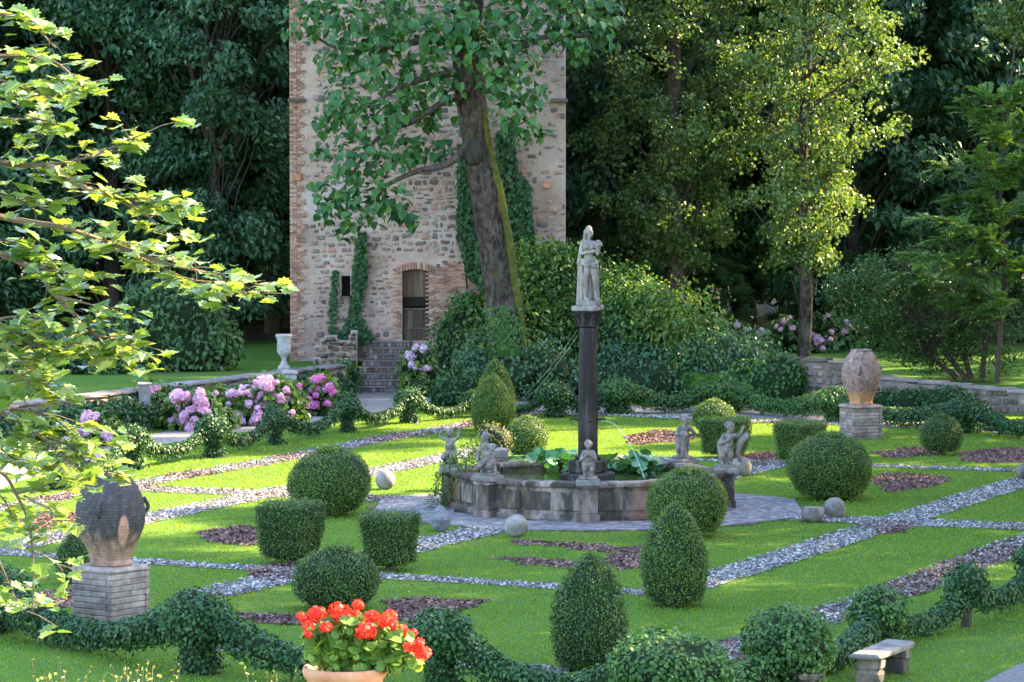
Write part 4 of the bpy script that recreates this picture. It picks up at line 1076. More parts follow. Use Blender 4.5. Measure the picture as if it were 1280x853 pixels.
# ------------------------------------------------------------------ leafy masses
def blob_points(ells, dens, g, lump=.10, lf=1.3, zmin=None):
    """points and normals on the outside of a union of lumpy ellipsoids; ells = [(centre, radii)]"""
    P_, N_ = [], []
    for k, (c, r) in enumerate(ells):
        c = np.asarray(c, float); r = np.asarray(r, float)
        area = 4*np.pi*(((r[0]*r[1])**1.6+(r[0]*r[2])**1.6+(r[1]*r[2])**1.6)/3)**(1/1.6)
        n = int(area*dens); d = unit(g.normal(0, 1, (n,3)))
        w = np.linalg.norm(d/r, axis=1)*r.min(); w = w/w.max()
        nz = Noise(lf, 17+k)
        p = d*r*(1+lump*nz(d*r*1.0 + c))[:,None]; p = p*(1+g.normal(0,.012,n))[:,None]
        nr = unit(d/r); p = p+c
        keep = np.ones(n, bool)
        for q, (c2, r2) in enumerate(ells):
            if q != k: keep &= np.linalg.norm((p-np.asarray(c2))/np.asarray(r2), axis=1) > .93
        if zmin is not None: keep &= p[:,2] > zmin
        P_.append(p[keep]); N_.append(nr[keep])
    return np.concatenate(P_), np.concatenate(N_)
def cores(mb, ells, s=.86, zmin=None, lump=.08, lf=1.3, data=None):
    for k, (c, r) in enumerate(ells):
        v, f = data or ICO3
        c = np.asarray(c, float); r = np.asarray(r, float); nz = Noise(lf, 17+k)
        p = v*r*s*(1+lump*nz(v*r+c))[:,None]+c
        if zmin is not None: p[:,2] = np.maximum(p[:,2], zmin)
        mb.add(p, f, .5)
def leafy(name, ells, parent, lmat, dens, size, seed, out=.75, up=.35, rand=.55, width=.7, zmin=None, lump=.10, core=True, cname='shade_core', lf=1.3, bend=.15, jit=0.0, s=.86, holes=None, shoots=.0):
    g = np.random.default_rng(seed)
    p, nr = blob_points(ells, dens, g, lump, lf, zmin)
    if holes: k_ = Noise(holes[0], seed+3)(p) > holes[1]; p, nr = p[k_], nr[k_]
    n = len(p)
    if shoots: q_ = g.random(n) < shoots; p = p + nr*(q_*g.random(n)*size*1.8)[:,None] + (q_[:,None]*g.normal(0,size*.4,(n,3)))
    p = p + nr*g.normal(0, jit+size*.25, n)[:,None]
    nr2 = unit(nr*out + np.array([0,0,up]) + g.normal(0, rand, (n,3)))
    dn = np.tile(np.array([0,0,-1.0]), (n,1)) + g.normal(0,.6,(n,3))
    mb = MB(); leaves(mb, p, nr2, size*(.65+.7*g.random(n)), width, bend, g, dn)
    o = stuff(mb.build(name, M[lmat], parent))
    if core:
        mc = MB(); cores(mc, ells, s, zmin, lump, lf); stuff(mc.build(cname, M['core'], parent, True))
    return o

# ------------------------------------------------------------------ clipped box shapes
def topiary(kind, x0, x1, y0, y1, lb, lm='box_leaf', trunk=.10, seed=0, tip=None, ybase=None):
    """x0..x1, y0 (top), y1 (where it meets the lawn) as seen in the photograph"""
    b = P((x0+x1)/2, y1-2); px = F/b[1]
    w = (x1-x0)/px; R_ = w/2
    b = P((x0+x1)/2, y1 - R_*.35*px*CAMH/b[1]); px = F/b[1]
    w = (x1-x0)/px; R_ = w/2*.965; H = PD((x0+x1)/2, y0, b[1])[2]
    g = np.random.default_rng(seed+int(x0))
    t = thing({'ball':'box_ball','cone':'box_cone','cube':'box_cube'}[kind], lb, 'topiary', (b[0], b[1], 0), 0, 'clipped box shapes of the parterre')
    zb = .05 if kind == 'cone' else .07
    def prof(s_):                            # s 0..1 from bottom to top
        if kind == 'ball': return np.where(s_ < .42, .66+.34*np.sin(np.clip(s_/.42,0,1)*np.pi/2), np.sqrt(np.maximum(1-((np.clip(s_,.42,1)-.42)/.58)**2.3, 0)))
        if kind == 'cone': return np.where(s_ < .34, .80+.20*np.sin(np.clip(s_/.34,0,1)*np.pi/2), np.maximum(1-((np.clip(s_,.34,1)-.34)/.66)**2.0, 0)**.80)
        return np.clip(.80+.26*s_, 0, 1)*np.minimum(1, ((1-s_)/.05+.0)**.5)*np.minimum(1, .6+s_*6)
    def radius(ang, s_):
        r = prof(s_)
        if kind == 'cube':
            a_ = ang - GA; q = (np.abs(np.cos(a_))**6+np.abs(np.sin(a_))**6)**(-1/6.); r = r*q*.86
        return r*R_
    nz = Noise(2.6, seed+5); nz2 = Noise(9.0, seed+6)
    def surf(ang, s_):
        rr = radius(ang, s_); p = np.stack([rr*np.cos(ang), rr*np.sin(ang), zb+(H-zb)*s_], -1)
        d = unit(p - np.array([0,0,zb+(H-zb)*.45])); return p + d*(.034*nz(p)+.014*nz2(p))[...,None], d
    # core
    A = np.linspace(0, 2*np.pi, 40, endpoint=False); S_ = np.concatenate([np.linspace(0,.9,18), np.linspace(.92,1,6)])
    aa, ss = np.meshgrid(A, S_); p, d = surf(aa, ss); p = p - d*.055
    i = np.arange(40); j = (i+1) % 40
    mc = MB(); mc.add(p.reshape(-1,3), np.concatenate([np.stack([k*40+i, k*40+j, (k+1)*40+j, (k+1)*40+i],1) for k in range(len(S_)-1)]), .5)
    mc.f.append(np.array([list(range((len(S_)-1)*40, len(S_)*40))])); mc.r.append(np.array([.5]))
    mc.build('shade_core', M['core'], t, True)
    area = 2*np.pi*R_*H*.95 + np.pi*R_*R_*(1 if kind == 'cube' else .3)
    n = int(area*1500)
    # sample by area: reject against radius
    s_ = g.random(n*3); an = g.random(n*3)*2*np.pi; rr = radius(an, s_)/R_
    kp = g.random(n*3) < np.clip(rr, .12, 1); s_, an = s_[kp][:n], an[kp][:n]
    p, d = surf(an, s_)
    if kind in ('cube', 'ball'):             # flat or gently domed top
        m = int(np.pi*R_*R_*(1300 if kind == 'cube' else 500)); q = np.sqrt(g.random(m)); an2 = g.random(m)*6.283
        s_t = np.full(m, .955) if kind == 'cube' else np.full(m, .97); rt = radius(an2, s_t)*q
        top = np.stack([rt*np.cos(an2), rt*np.sin(an2), np.full(m, H-.015) if kind == 'cube' else zb+(H-zb)*(1-.03*q**2)], -1); top[:,2] += .012*nz(top)
        p = np.concatenate([p, top]); d = np.concatenate([d, np.tile([0,0,1.0],(m,1))])
    n = len(p); p = p + d*(g.normal(-.012, .022, n) + (g.random(n) < .03)*g.random(n)*.09)[:,None]
    k_ = (Noise(7.0, seed+9)(p) > -1.6) & (g.random(n) < np.clip((p[:,2]-.02)/.16, .15, 1)); p, d = p[k_], d[k_]; n = len(p)
    nr = unit(d*.7 + g.normal(0,.75,(n,3)) + np.array([0,0,.35]))
    mb = MB(); leaves(mb, p, nr, .036*(.7+.8*g.random(n)), .62, .12, g, d+g.normal(0,.7,(n,3))+np.array([0,0,.5])); stuff(mb.build('foliage', M[lm], t))
    mb = MB(); tube(mb, [(0,0,-.05),(.02,.01,.15),(0,0,H*.5)], [trunk, trunk*.8, trunk*.6], 8, .5, True, .06)
    for k in range(5):
        q = k*1.256+g.random(); tube(mb, [(0,0,.10),(.12*math.cos(q),.12*math.sin(q),.28),(.45*R_*math.cos(q),.45*R_*math.sin(q),.5*H)], [.045,.035,.02], 6)
    mb.build('trunk', M['bark'], t)
    return t
topiary('ball', 360, 465, 558, 646, 'broad box ball on the sunlit lawn beside a pinkish stone ball', 'box_leaf', .1, 1)
topiary('cube', 320, 407, 627, 706, 'flat-topped box cube next to a mulch patch, between two box balls', 'box_dark', .1, 2)
topiary('cube', 446, 527, 640, 715, 'flat-topped box cube beside the dark pointed rock on the central gravel path', 'box_dark', .1, 3)
topiary('ball', 370, 477, 684, 764, 'box ball directly behind the potted red geranium', 'box_dark', .1, 4)
topiary('ball', 70, 112, 668, 731, 'dark box ball half hidden behind the black crusted jar', 'box_dark', .08, 5)
topiary('cone', 692, 784, 685, 843, 'tall egg-shaped box cone on the front lawn beside the ivy garlands', 'box_dark', .1, 6)
topiary('cone', 802, 887, 625, 759, 'egg-shaped box cone before the bare-stemmed box ball', 'box_leaf', .1, 7)
topiary('ball', 806, 912, 585, 673, 'box ball with bare stems showing, against the fountain wall', 'box_leaf', .1, 8)
topiary('ball', 985, 1090, 541, 626, 'widest box ball, above the pair of stone balls', 'box_leaf', .1, 9)
topiary('cube', 872, 938, 522, 574, 'small box cube behind the horn-lifting putto', 'box_leaf', .08, 10)
topiary('ball', 864, 921, 499, 545, 'small box ball rising behind the small box cube near the ivy garland', 'box_leaf', .08, 11)
topiary('cube', 966, 1034, 527, 581, 'low box cube before the rosy clay jar', 'box_leaf', .08, 12)
topiary('ball', 1149, 1204, 519, 569, 'small box ball on dappled lawn right of the rosy jar', 'box_dark', .08, 13)
topiary('cone', 589, 644, 467, 545, 'front one of two box cones overlapping beside the fountain', 'box_sunlit', .08, 14)
topiary('cone', 594, 645, 447, 538, 'rear one of two box cones overlapping beside the fountain', 'box_sunlit', .08, 15)
topiary('ball', 630, 687, 520, 573, 'loose box ball behind the fountain rim, lit by the sun', 'box_leaf', .08, 16)

# ------------------------------------------------------------------ ivy garlands
def ivy_leaves(mb, p, nr, size, g):
    n = len(p)
    nr2 = unit(nr*.8 + np.array([0,0,.35]) + g.normal(0,.42,(n,3)))
    dn = np.tile(np.array([0,0,-1.0]), (n,1)) + g.normal(0,.55,(n,3))
    leaves(mb, p, nr2, size*(.6+.7*g.random(n)), .92, .12, g, dn)
POSTS = {}
def ivy_post(key, cx, ytop, ybase, wpx, lb, lm='ivy_leaf', leg=.42, squat=.62, lsize=.064, bare=False):
    b = P(cx, ybase); px = F/b[1]; R_ = wpx/px/2; H = PD(cx, ytop, b[1])[2]
    t = thing('ivy_dome', lb, 'ivy', (b[0], b[1], 0), 0, 'ivy domes of the garland')
    hz = H*squat/2
    ells = [((0,0,H-hz*1.02), (R_, R_, hz))]
    ells.append(((.05*R_, 0, H-hz*1.3), (R_*.88, R_*.9, hz*.9)))
    if not bare: ells += [((0,0,H*.30), (R_*leg, R_*leg, H*.36)), ((.1*R_,0,H*.1), (R_*leg*1.15, R_*leg*1.1, H*.16))]
    dens = 1.9/(lsize**2)
    leafy('foliage', ells, t, lm, dens*1.15, lsize, int(cx)+100, .8, .35, .48, .92, .01, .13, True, 'shade_core', 2.0, .15, .02, .84, (5.0, -1.35), .10)
    mb = MB(); tube(mb, [(0,0,-.05),(.02,0,H*.4),(0,.02,H*.75)], [.09,.075,.06], 8, .5, True, .08); mb.build('stem', M['bark_dark'], t)
    POSTS[key] = (b, H, R_)
    return t
def swag(ka, kb, lb, lm='ivy_leaf', sag=.55, rad=.19, top=.62, lsize=.064, za=None, zb=None):
    (a, Ha, Ra), (b, Hb, Rb) = POSTS[ka], POSTS[kb]
    za = Ha*top if za is None else za; zb_ = Hb*top if zb is None else zb
    n = 26; t = np.linspace(0, 1, n); d = b-a; L = np.linalg.norm(d[:2])
    mid = min(za, zb_)*(1-sag)
    z = za*(1-t)+zb_*t - 4*t*(1-t)*((za+zb_)/2-mid)
    pts = np.stack([a[0]+d[0]*t, a[1]+d[1]*t, z], 1)
    base = (a+b)/2
    o_ = thing('ivy_garland', lb, 'ivy', (base[0], base[1], 0), 0, 'ivy garlands hung between the domes')
    pts = pts - np.array([base[0], base[1], 0])
    rr = rad*(1.48-.60*np.sin(np.pi*t)**.6); nz = Noise(2.2, int(abs(a[0]*10))+3)
    g = np.random.default_rng(int(abs(a[1]*13)))
    tot = 2*np.pi*rad*L*1.15; m = int(tot*2.1/lsize**2)
    s_ = g.random(m)*(n-1); k = s_.astype(int); fr = (s_-k)[:,None]; k2 = np.minimum(k+1, n-1)
    c = pts[k]*(1-fr)+pts[k2]*fr; dirn = unit(pts[k2]-pts[np.maximum(k2-1,0)])
    an = g.random(m)*6.283; side = unit(np.cross(dirn, [0,0,1.0])); upv = np.cross(side, dirn)
    nr = np.cos(an)[:,None]*side+np.sin(an)[:,None]*upv
    rk = (rr[k]*(1-fr[:,0])+rr[k2]*fr[:,0])*(1+.13*nz(c*1.5+nr*.3))*(1+g.normal(0,.07,m))
    hang = np.where(nr[:,2] < -.2, g.random(m)**4*.12, 0)
    p = c + nr*rk[:,None]; p[:,2] -= hang; p[:,2] = np.maximum(p[:,2], .015)
    mb = MB(); ivy_leaves(mb, p, nr, lsize, g); stuff(mb.build('foliage', M[lm], o_))
    mc = MB(); cp = pts.copy(); cp[:,2] = np.maximum(cp[:,2], .1); tube(mc, cp, rr*.74, 8, .5, True, .05); mc.build('shade_core', M['core'], o_)
    mb = MB(); cc = pts.copy(); tube(mb, cc-np.array([0,0,.02]), .012, 5, .5); mb.build('chain', M['rail'], o_)
# left side (sunlit), from near to far
for key, cx, yt, yb, w, lb in (('l0', 70, 548, 612, 52, 'ivy dome glimpsed behind the maple leaves'),
        ('l1', 165, 529, 587, 50, 'ivy dome on a clear stem before the lilac hydrangeas'), ('l2', 266, 517, 572, 50, 'stout ivy dome before the pale pink hydrangeas'),
        ('l3', 344, 504, 556, 36, 'narrow upright ivy dome before the stone pillar'), ('l4', 434, 490, 541, 36, 'ivy dome before the deep pink hydrangea and the brick steps'),
        ('l5', 511, 484, 529, 42, 'ivy dome between the brick steps and the laurel bush'), ('l6', 600, 486, 521, 44, 'ivy dome behind the two overlapping box cones'),
        ('b1', 692, 478, 522, 42, 'sun-rimmed ivy dome left of the fountain column'), ('b2', 772, 474, 518, 52, 'ivy dome right of the fountain column under the ivy bank'),
        ('b3', 905, 475, 515, 66, 'wide ivy dome behind the small box ball under the ivy bank'), ('b4', 1044, 490, 527, 50, 'ivy dome behind the rosy clay jar'),
        ('b5', 1205, 500, 541, 58, 'peaked ivy dome behind the dappled small box ball'), ('b6', 1345, 515, 556, 50, 'ivy dome at the far end of the back garland')):
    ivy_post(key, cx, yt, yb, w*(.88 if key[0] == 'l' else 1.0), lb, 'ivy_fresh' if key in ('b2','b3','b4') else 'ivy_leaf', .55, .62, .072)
for a_, b_, lb in (('l0','l1','ivy garland rising to the clear-stemmed dome by the maple leaves'), ('l1','l2','ivy garland hanging before the lilac hydrangea border'), ('l2','l3','ivy garland between the stout dome and the narrow dome'),
        ('l3','l4','ivy garland before the deep pink hydrangeas'), ('l4','l5','ivy garland at the foot of the brick steps'), ('l5','l6','ivy garland before the laurel bush'), ('l6','b1','ivy garland behind the two box cones')):
    swag(a_, b_, lb, 'ivy_leaf', .66, .15, .80, .072)
for a_, b_, lb in (('b1','b2','ivy garland passing behind the fountain column'), ('b2','b3','ivy garland sagging under the dark gap of the ivy bank'), ('b3','b4','sun-flecked ivy garland left of the rosy clay jar'),
        ('b4','b5','ivy garland passing behind the rosy clay jar'), ('b5','b6','sun-edged ivy garland before the low coped wall')):
    swag(a_, b_, lb, 'ivy_fresh' if a_ in ('b2','b3') else 'ivy_leaf', .58, .25, .84, .075)
# front and right side
ivy_post('f0', -22, 705, 790, 120, 'big ivy dome under the maple twigs', 'ivy_leaf', .5, .6, .064)
ivy_post('f1', 247, 740, 841, 92, 'dark ivy dome between the black crusted jar and the geranium pot', 'ivy_leaf', .52, .62, .064)
ivy_post('f2', 552, 760, 868, 84, 'dark ivy dome right beside the potted red geranium', 'ivy_leaf', .5, .55, .064)
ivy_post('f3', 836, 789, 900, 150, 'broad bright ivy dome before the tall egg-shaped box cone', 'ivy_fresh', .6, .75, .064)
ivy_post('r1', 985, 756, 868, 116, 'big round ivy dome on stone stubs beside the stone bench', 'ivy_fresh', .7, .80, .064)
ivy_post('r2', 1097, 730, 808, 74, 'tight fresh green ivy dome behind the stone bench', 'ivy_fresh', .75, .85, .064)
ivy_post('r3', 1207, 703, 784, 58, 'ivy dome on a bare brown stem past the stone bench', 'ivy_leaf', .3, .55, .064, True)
ivy_post('r4', 1296, 676, 752, 62, 'ivy dome next to the mulched strip, after the bare-stemmed dome', 'ivy_leaf', .5, .6, .064)
swag('f0','f1','dark ivy garland in front of the black crusted jar', 'ivy_leaf', .66, .24, .80)
swag('f1','f2','dark ivy garland passing behind the geranium pot', 'ivy_leaf', .68, .22, .80)
swag('f2','f3','dark ivy garland sloping down to the broad bright dome', 'ivy_leaf', .68, .23, .78)
swag('f3','r1','ivy garland between the broad bright dome and the big round dome', 'ivy_fresh', .6, .22, .6)
swag('r1','r2','ivy garland passing behind the stone bench', 'ivy_leaf', .6, .2, .55)
swag('r2','r3','loose ivy garland leading to the bare-stemmed dome', 'ivy_leaf', .6, .17, .55)
swag('r3','r4','loose ivy garland along the mulched gravel strip', 'ivy_leaf', .55, .17, .62)
# stone stubs peeping out of the big round dome
pp = P(1000, 866); t = thing('stone_stub', 'brown carved stone stub peeping from the big round ivy dome', 'stone', (pp[0], pp[1]-.55, 0), .3)
mb = MB(); bev_box(mb, .30, .26, .28, .03, .01); bev_box(mb, .44, .36, .09, .03, .012, (.04,0,.2805), .15); mb.build('stub', M['fount_stone'], t)

# ------------------------------------------------------------------ ivy bank, ivy on the tower, laurel and border shrubs
bank = thing('ivy_bank', 'high bank smothered in ivy and creeper between tower and stone wall', 'ivy', tuple(P(760, 496)))
org = P(760, 496)
def BE(px, py, y, rx, rz, ry=1.5): 
    c = PD(px, py, y); return (c-org, (rx, ry, rz))
bell = [BE(572,455,116.2,.9,1.3,.9), BE(600,440,115.5,1.3,1.9), BE(655,420,116,1.5,2.3), BE(695,390,116,1.4,2.4), BE(740,405,115.5,1.4,1.75), BE(790,415,115,1.4,1.6), BE(840,432,114.5,1.3,1.35), BE(885,448,113.8,1.3,1.15),
        BE(930,462,112.5,1.2,1.1), BE(962,475,111,.8,.95,.9), BE(620,480,114,1.2,1.0,1.0), BE(700,470,114,1.6,1.2,1.0), BE(800,470,113.2,1.5,1.0,1.0), BE(870,478,112.6,1.3,.85,.9), BE(830,478,112.4,1.4,.95,.8), BE(760,480,112.8,1.4,.9,.8), BE(900,480,112,1.2,.9,.7), BE(632,470,111.6,1.2,.95,.8), BE(595,470,112.2,1.0,.95,.8), BE(675,470,112,1.2,1.0,.9), BE(725,362,117,1.0,1.0,1.0), BE(690,350,117,.8,.9,1.0)]
low_ = [e_ for e_ in bell if e_[0][2] < 1.0]; bell = [e_ for e_ in bell if e_[0][2] >= 1.0]
leafy('undergrowth', low_, bank, 'wood_leaf', 120, .16, 76, .6, .4, .7, .6, None, .30, True, 'shade_core', 1.3, .2, .12, .74, (1.6, -1.0), .12)  # darker leaves here paint the shadow gap under the bank
leafy('foliage', bell[::2], bank, 'ivy_fresh', 190, .13, 77, .7, .4, .6, .85, None, .30, True, 'shade_core', 1.5, .15, .10, .70, (1.8, -.95), .12)
leafy('creeper', bell[1::4], bank, 'hyd_leaf', 130, .19, 78, .6, .4, .7, .6, None, .34, False, 'shade_core', 1.3, .2, .20, .80, (1.5, -.8), .15)
leafy('bramble', bell[3::4], bank, 'shrub_leaf', 230, .11, 79, .6, .4, .7, .6, None, .34, False, 'shade_core', 1.4, .2, .20, .80, (1.6, -.8), .2)
g = np.random.default_rng(4); mb = MB()
ells2 = [BE(815,385,114.0,.75,.95,.6), BE(850,405,113.5,.5,.5,.5), BE(770,370,114.6,.6,.6,.6)]
p, nr = blob_points(ells2, 150, g, .25); p = p + nr*g.normal(0,.10,len(p))[:,None]
leaves(mb, p, unit(nr*.6+g.normal(0,.6,p.shape)+np.array([0,0,.4])), .15*(.6+.8*g.random(len(p))), .55, .15, g); stuff(mb.build('light_creeper', M['frond_leaf'], bank))
org0 = org
tiv = thing('tower_ivy', 'ivy climbing the tower front and hanging round the door side', 'ivy', (PD(640,460,117.9)[0], 117.9, 0)); o0 = np.array([PD(640,460,117.9)[0], 117.9, 0])
g = np.random.default_rng(8); mb = MB()
def climb(poly_px, n, size, depth=.12):
    lo = np.min(poly_px, 0); hi = np.max(poly_px, 0); q = lo+g.random((n*4,2))*(hi-lo); q = q[in_poly(q, np.array(poly_px, float))][:n]
    p = np.array([PD(a_, b_, 117.85) for a_, b_ in q]) - o0; p[:,1] -= np.abs(g.normal(0, depth, len(p)))
    m = len(p); leaves(mb, p, unit(np.array([0,-.9,.35])+g.normal(0,.38,(m,3))), size*(.6+.8*g.random(m)), .9, .12, g, np.tile([0,0,-1.0],(m,1))+g.normal(0,.4,(m,3)))
climb([(572,180),(592,185),(604,300),(606,372),(585,345),(572,300)], 1300, .16)
climb([(620,165),(640,160),(648,220),(662,255),(672,330),(640,345),(622,260)], 2000, .16)
climb([(648,215),(662,230),(668,320),(650,320)], 500, .15)
climb([(445,300),(458,290),(459,350),(450,395),(470,425),(405,450),(388,460),(412,435),(436,398)], 1200, .14, .10)
climb([(415,340),(424,338),(420,420),(410,432)], 260, .12)
stuff(mb.build('foliage', M['ivy_leaf'], tiv))
mb = MB()
for pl in ([(588,400),(582,330),(586,250),(582,185)], [(648,400),(655,320),(648,250),(634,165)], [(440,430),(447,380),(450,330),(453,292)]):
    tube(mb, curve([PD(a_, b_, 117.85)-o0 for a_, b_ in pl], 4), .03, 6)
mb.build('stem', M['bark_dark'], tiv)
def shrub(name, lb, cat, cx, cy, y, rx, rz, lm, size, dens, seed, ry=None, extra=(), group=None, zbase=None, rand=.6, up=.4):
    c = PD(cx, cy, y); zb_ = 0.0 if zbase is None else zbase
    t = thing(name, lb, cat, (c[0], c[1], zb_), 0, group); o = np.array([c[0], c[1], zb_])
    ells = [(c-o, (rx, ry or rx*.8, rz))]+[(PD(a_, b_, y+dy)-o, (q, q*.85, w)) for (a_, b_, dy, q, w) in extra]
    leafy('foliage', ells, t, lm, dens, size, seed, .6, up, rand, .6, .02, .22, name != 'creeper_bush', 'shade_core', 1.6, .15, size*.3, .80)
    mb = MB()
    for k in range(4): 
        q = k*1.6; tube(mb, [(.08*math.cos(q),.08*math.sin(q),-.03),(.3*rx*math.cos(q),.3*rx*math.sin(q),(c[2]-zb_)*.6),(.5*rx*math.cos(q),.5*rx*math.sin(q),(c[2]-zb_)*1.1)], [.04,.03,.015], 6)
    mb.build('stem', M['bark_dark'], t)
    return t
shrub('laurel_bush', 'blue-green laurel bush between steps and box cones', 'bush', 570, 490, 109, .75, .75, 'ivy_leaf', .16, 130, 21, None, [(590,505,-.3,.5,.5)])
shrub('dark_shrub', 'dark glossy shrub beside the tower door above the steps', 'bush', 575, 430, 115.5, .85, 1.0, 'wood_leaf2', .20, 90, 22, None, [(600,455,-.2,.9,.8),(585,400,.5,.7,.9)])
shrub('fern_shrub', 'low arching green shrub at the right of the brick steps', 'bush', 520, 486, 113.2, .6, .4, 'hyd_leaf', .18, 80, 23)
shrub('dark_shrub', 'dark shrub growing over the tumbled stair wall', 'bush', 430, 470, 114.6, .55, .6, 'wood_leaf2', .16, 130, 24, None, [(410,490,-.3,.4,.4)])
shrub('yew_tree', 'dark bushy yew with drooping sprays behind the left wall', 'bush', 220, 425, 113, 1.7, 1.8, 'wood_leaf2', .22, 80, 25, None, [(190,455,-.2,1.2,.9),(250,440,.2,1.2,1.2),(205,385,.2,1.1,1.1)], None, TZ)
shrub('dark_shrub', 'dark shrub behind the maple twigs by the low wall', 'bush', 95, 455, 112, 2.2, 1.2, 'wood_leaf', .24, 70, 26, None, [(30,450,0,1.6,1.2),(140,470,0,1.1,.9)], None, TZ)
shrub('creeper_bush', 'pale flowering creeper spilling over the left pier of the fountain', 'bush', 572, 588, 76.6, .38, .46, 'hyd_leaf', .075, 260, 27, .36, [(585,568,-.2,.28,.25),(556,605,0,.28,.3),(598,562,.2,.22,.22),(548,625,0,.2,.25)], None, 0)
shrub('rose_bush', 'pinkish leafy rose growing behind the leaning putto torso', 'bush', 622, 550, 81.5, .36, .34, 'rose_leaf', .07, 300, 28, .34, [(612,545,0,.3,.3)])

# ------------------------------------------------------------------ hydrangeas
def flower_mesh(name, mk, seed, n=60, pet=.30):
    g = np.random.default_rng(seed); k = np.arange(n)+.5
    ph = np.arccos(1-1.75*k/n); th = np.pi*(1+5**.5)*k
    d = np.stack([np.cos(th)*np.sin(ph), np.sin(th)*np.sin(ph), np.cos(ph)], 1)
    r = 1+g.normal(0,.06,n); mb = MB(); v, f = ICO1; mb.add(v*.8, f, .1)
    leaves(mb, d*r[:,None], unit(d+g.normal(0,.35,(n,3))), pet*2*(.8+.4*g.random(n)), .95, .10, g)
    return mb.mesh(name, M[mk])
HYD = {k: [flower_mesh('flower_head', k, 60+i) for i in range(3)] for k in ('pink_petal','rose_petal','pale_petal')}
def hydrangea(lb, heads, mk, ydep, lsize=.20, leafd=60, zbase=0.0, lm='hyd_leaf', group='hydrangea bushes in flower'):
    if ydep < 106: heads = heads + [(x+r*1.3*math.cos(i*2.4), y+r*1.1*math.sin(i*2.4), r*.72) for i, (x, y, r) in enumerate(heads)]
    hp = [(PD(x, y, ydep + .30*math.sin(x*12.9898+y*4.1)), r/F*ydep) for x, y, r in heads]
    c = np.mean([h[0] for h in hp], 0); t = thing('hydrangea', lb, 'hydrangea', (c[0], c[1]+.3, zbase), 0, group); o = np.array([c[0], c[1]+.3, zbase])
    ells = []
    for p, r in hp: ells.append((p-o+np.array([0,.58,-.24-r]), (.42,.40,.40)))
    # down to the ground
    xs_ = sorted(set(round(float(p[0]-o[0])*1.2)/1.2 for p, r in hp)); zt = min(float(p[2]-zbase) for p, r in hp)
    for x in xs_: ells.append((np.array([x, .55, max(zt*.45,.25)]), (.5,.5,max(zt*.5,.3))))
    g = np.random.default_rng(len(heads)+abs(int(heads[0][0]))); P_, N_ = blob_points(ells, leafd, g, .15); n = len(P_); kp = P_[:,2] > .03; P_, N_ = P_[kp], N_[kp]; n = len(P_)
    mb = MB(); big_leaves(mb, P_+N_*g.normal(.02,.06,n)[:,None], unit(N_*.5+np.array([0,-.1,.6])+g.normal(0,.45,(n,3))), lsize*(.6+.7*g.random(n)), [(0,0),(.2,.26),(.5,.33),(.8,.18),(1,0)], .15, .25, g, N_+np.array([0,0,-.5])+g.normal(0,.4,(n,3))); stuff(mb.build('foliage', M[lm], t))
    mc = MB(); cores(mc, ells, .72, .01, .1, 1.3, ICO2); stuff(mc.build('shade_core', M['core'], t, True))
    for i, (p, r) in enumerate(hp):
        h = link('flower_head', HYD[mk][i % 3], t, tuple(p-o)); r_ = max(r*1.12, .08); h.scale = (r_, r_, r_*.85); h.rotation_euler = (rng.normal(0,.4)+.35, rng.normal(0,.3), rng.random()*6)
def sc_(l, ox, oy, s): return [(ox+a/s, oy+b/s, c/s) for a, b, c in l]
Z4 = lambda l: sc_(l, 100, 380, 3.765)
hydrangea('lilac pink hydrangea behind the maple leaves before the low wall', Z4([(35,530,28),(60,590,20),(20,605,30),(50,630,22),(30,660,25),(120,618,20),(140,630,18),(-15,640,26),(-40,600,22),(-70,650,24),(5,570,18)]), 'pink_petal', 93.5)
hydrangea('few lilac hydrangea heads by the rough stone post', Z4([(335,432,22),(357,400,22),(320,405,14),(345,450,14)]), 'pink_petal', 100.5)
hydrangea('lilac pink hydrangea with dense heads, right of the rough stone post', Z4([(455,435,32),(500,440,18),(565,455,32),(470,488,22),(500,478,20),(520,500,20),(490,525,22),(520,530,20),(540,545,18),(455,540,22),(578,500,24),(605,508,16),(520,575,30),(530,600,18),(555,430,14),(548,475,16)]), 'pink_petal', 98.8)
hydrangea('largest pale pink hydrangea with yellow-green leaves left of the stone pillar', Z4([(715,425,24),(775,410,30),(825,395,22),(865,370,32),(890,355,20),(905,380,18),(830,455,32),(870,450,26),(893,422,18),(860,482,20),(780,498,26),(750,525,26),(690,530,26),(720,555,28),(840,535,34),(945,455,20),(970,405,16),(975,445,18),(982,525,18),(845,418,18),(800,430,16),(745,420,14),(640,420,10),(700,470,12)]), 'pink_petal', 100.8, .24, 80)
hydrangea('deep pink hydrangea at the right of the stone pillar', Z4([(1105,355,18),(1130,350,18),(1145,385,22),(1172,395,24),(1120,400,20),(1095,410,20),(1050,460,28),(1092,475,24),(1060,505,22),(1140,465,28),(1165,470,18),(1030,385,14),(1030,410,16),(1085,495,18),(1110,430,14)]), 'rose_petal', 104.5)
hydrangea('pale pink hydrangea beside the top of the brick steps', sc_([(658,600,18),(695,605,20),(628,640,24),(670,645,16),(640,682,18),(683,700,12),(714,700,18),(697,725,12),(655,700,10)], 350, 280, 3.876), 'pale_petal', 113.6)
Z6 = lambda l: sc_(l, 880, 370, 5.333)
hydrangea('shaded whitish hydrangeas under the dark wood, left of the poplar trunk', Z6([(15,175,20),(60,205,12),(105,160,16),(150,185,14),(220,195,22),(280,225,16),(200,255,16),(385,228,18),(370,260,18),(310,262,14)]), 'pale_petal', 122.5, .24, 45, TZ, 'wood_leaf2')
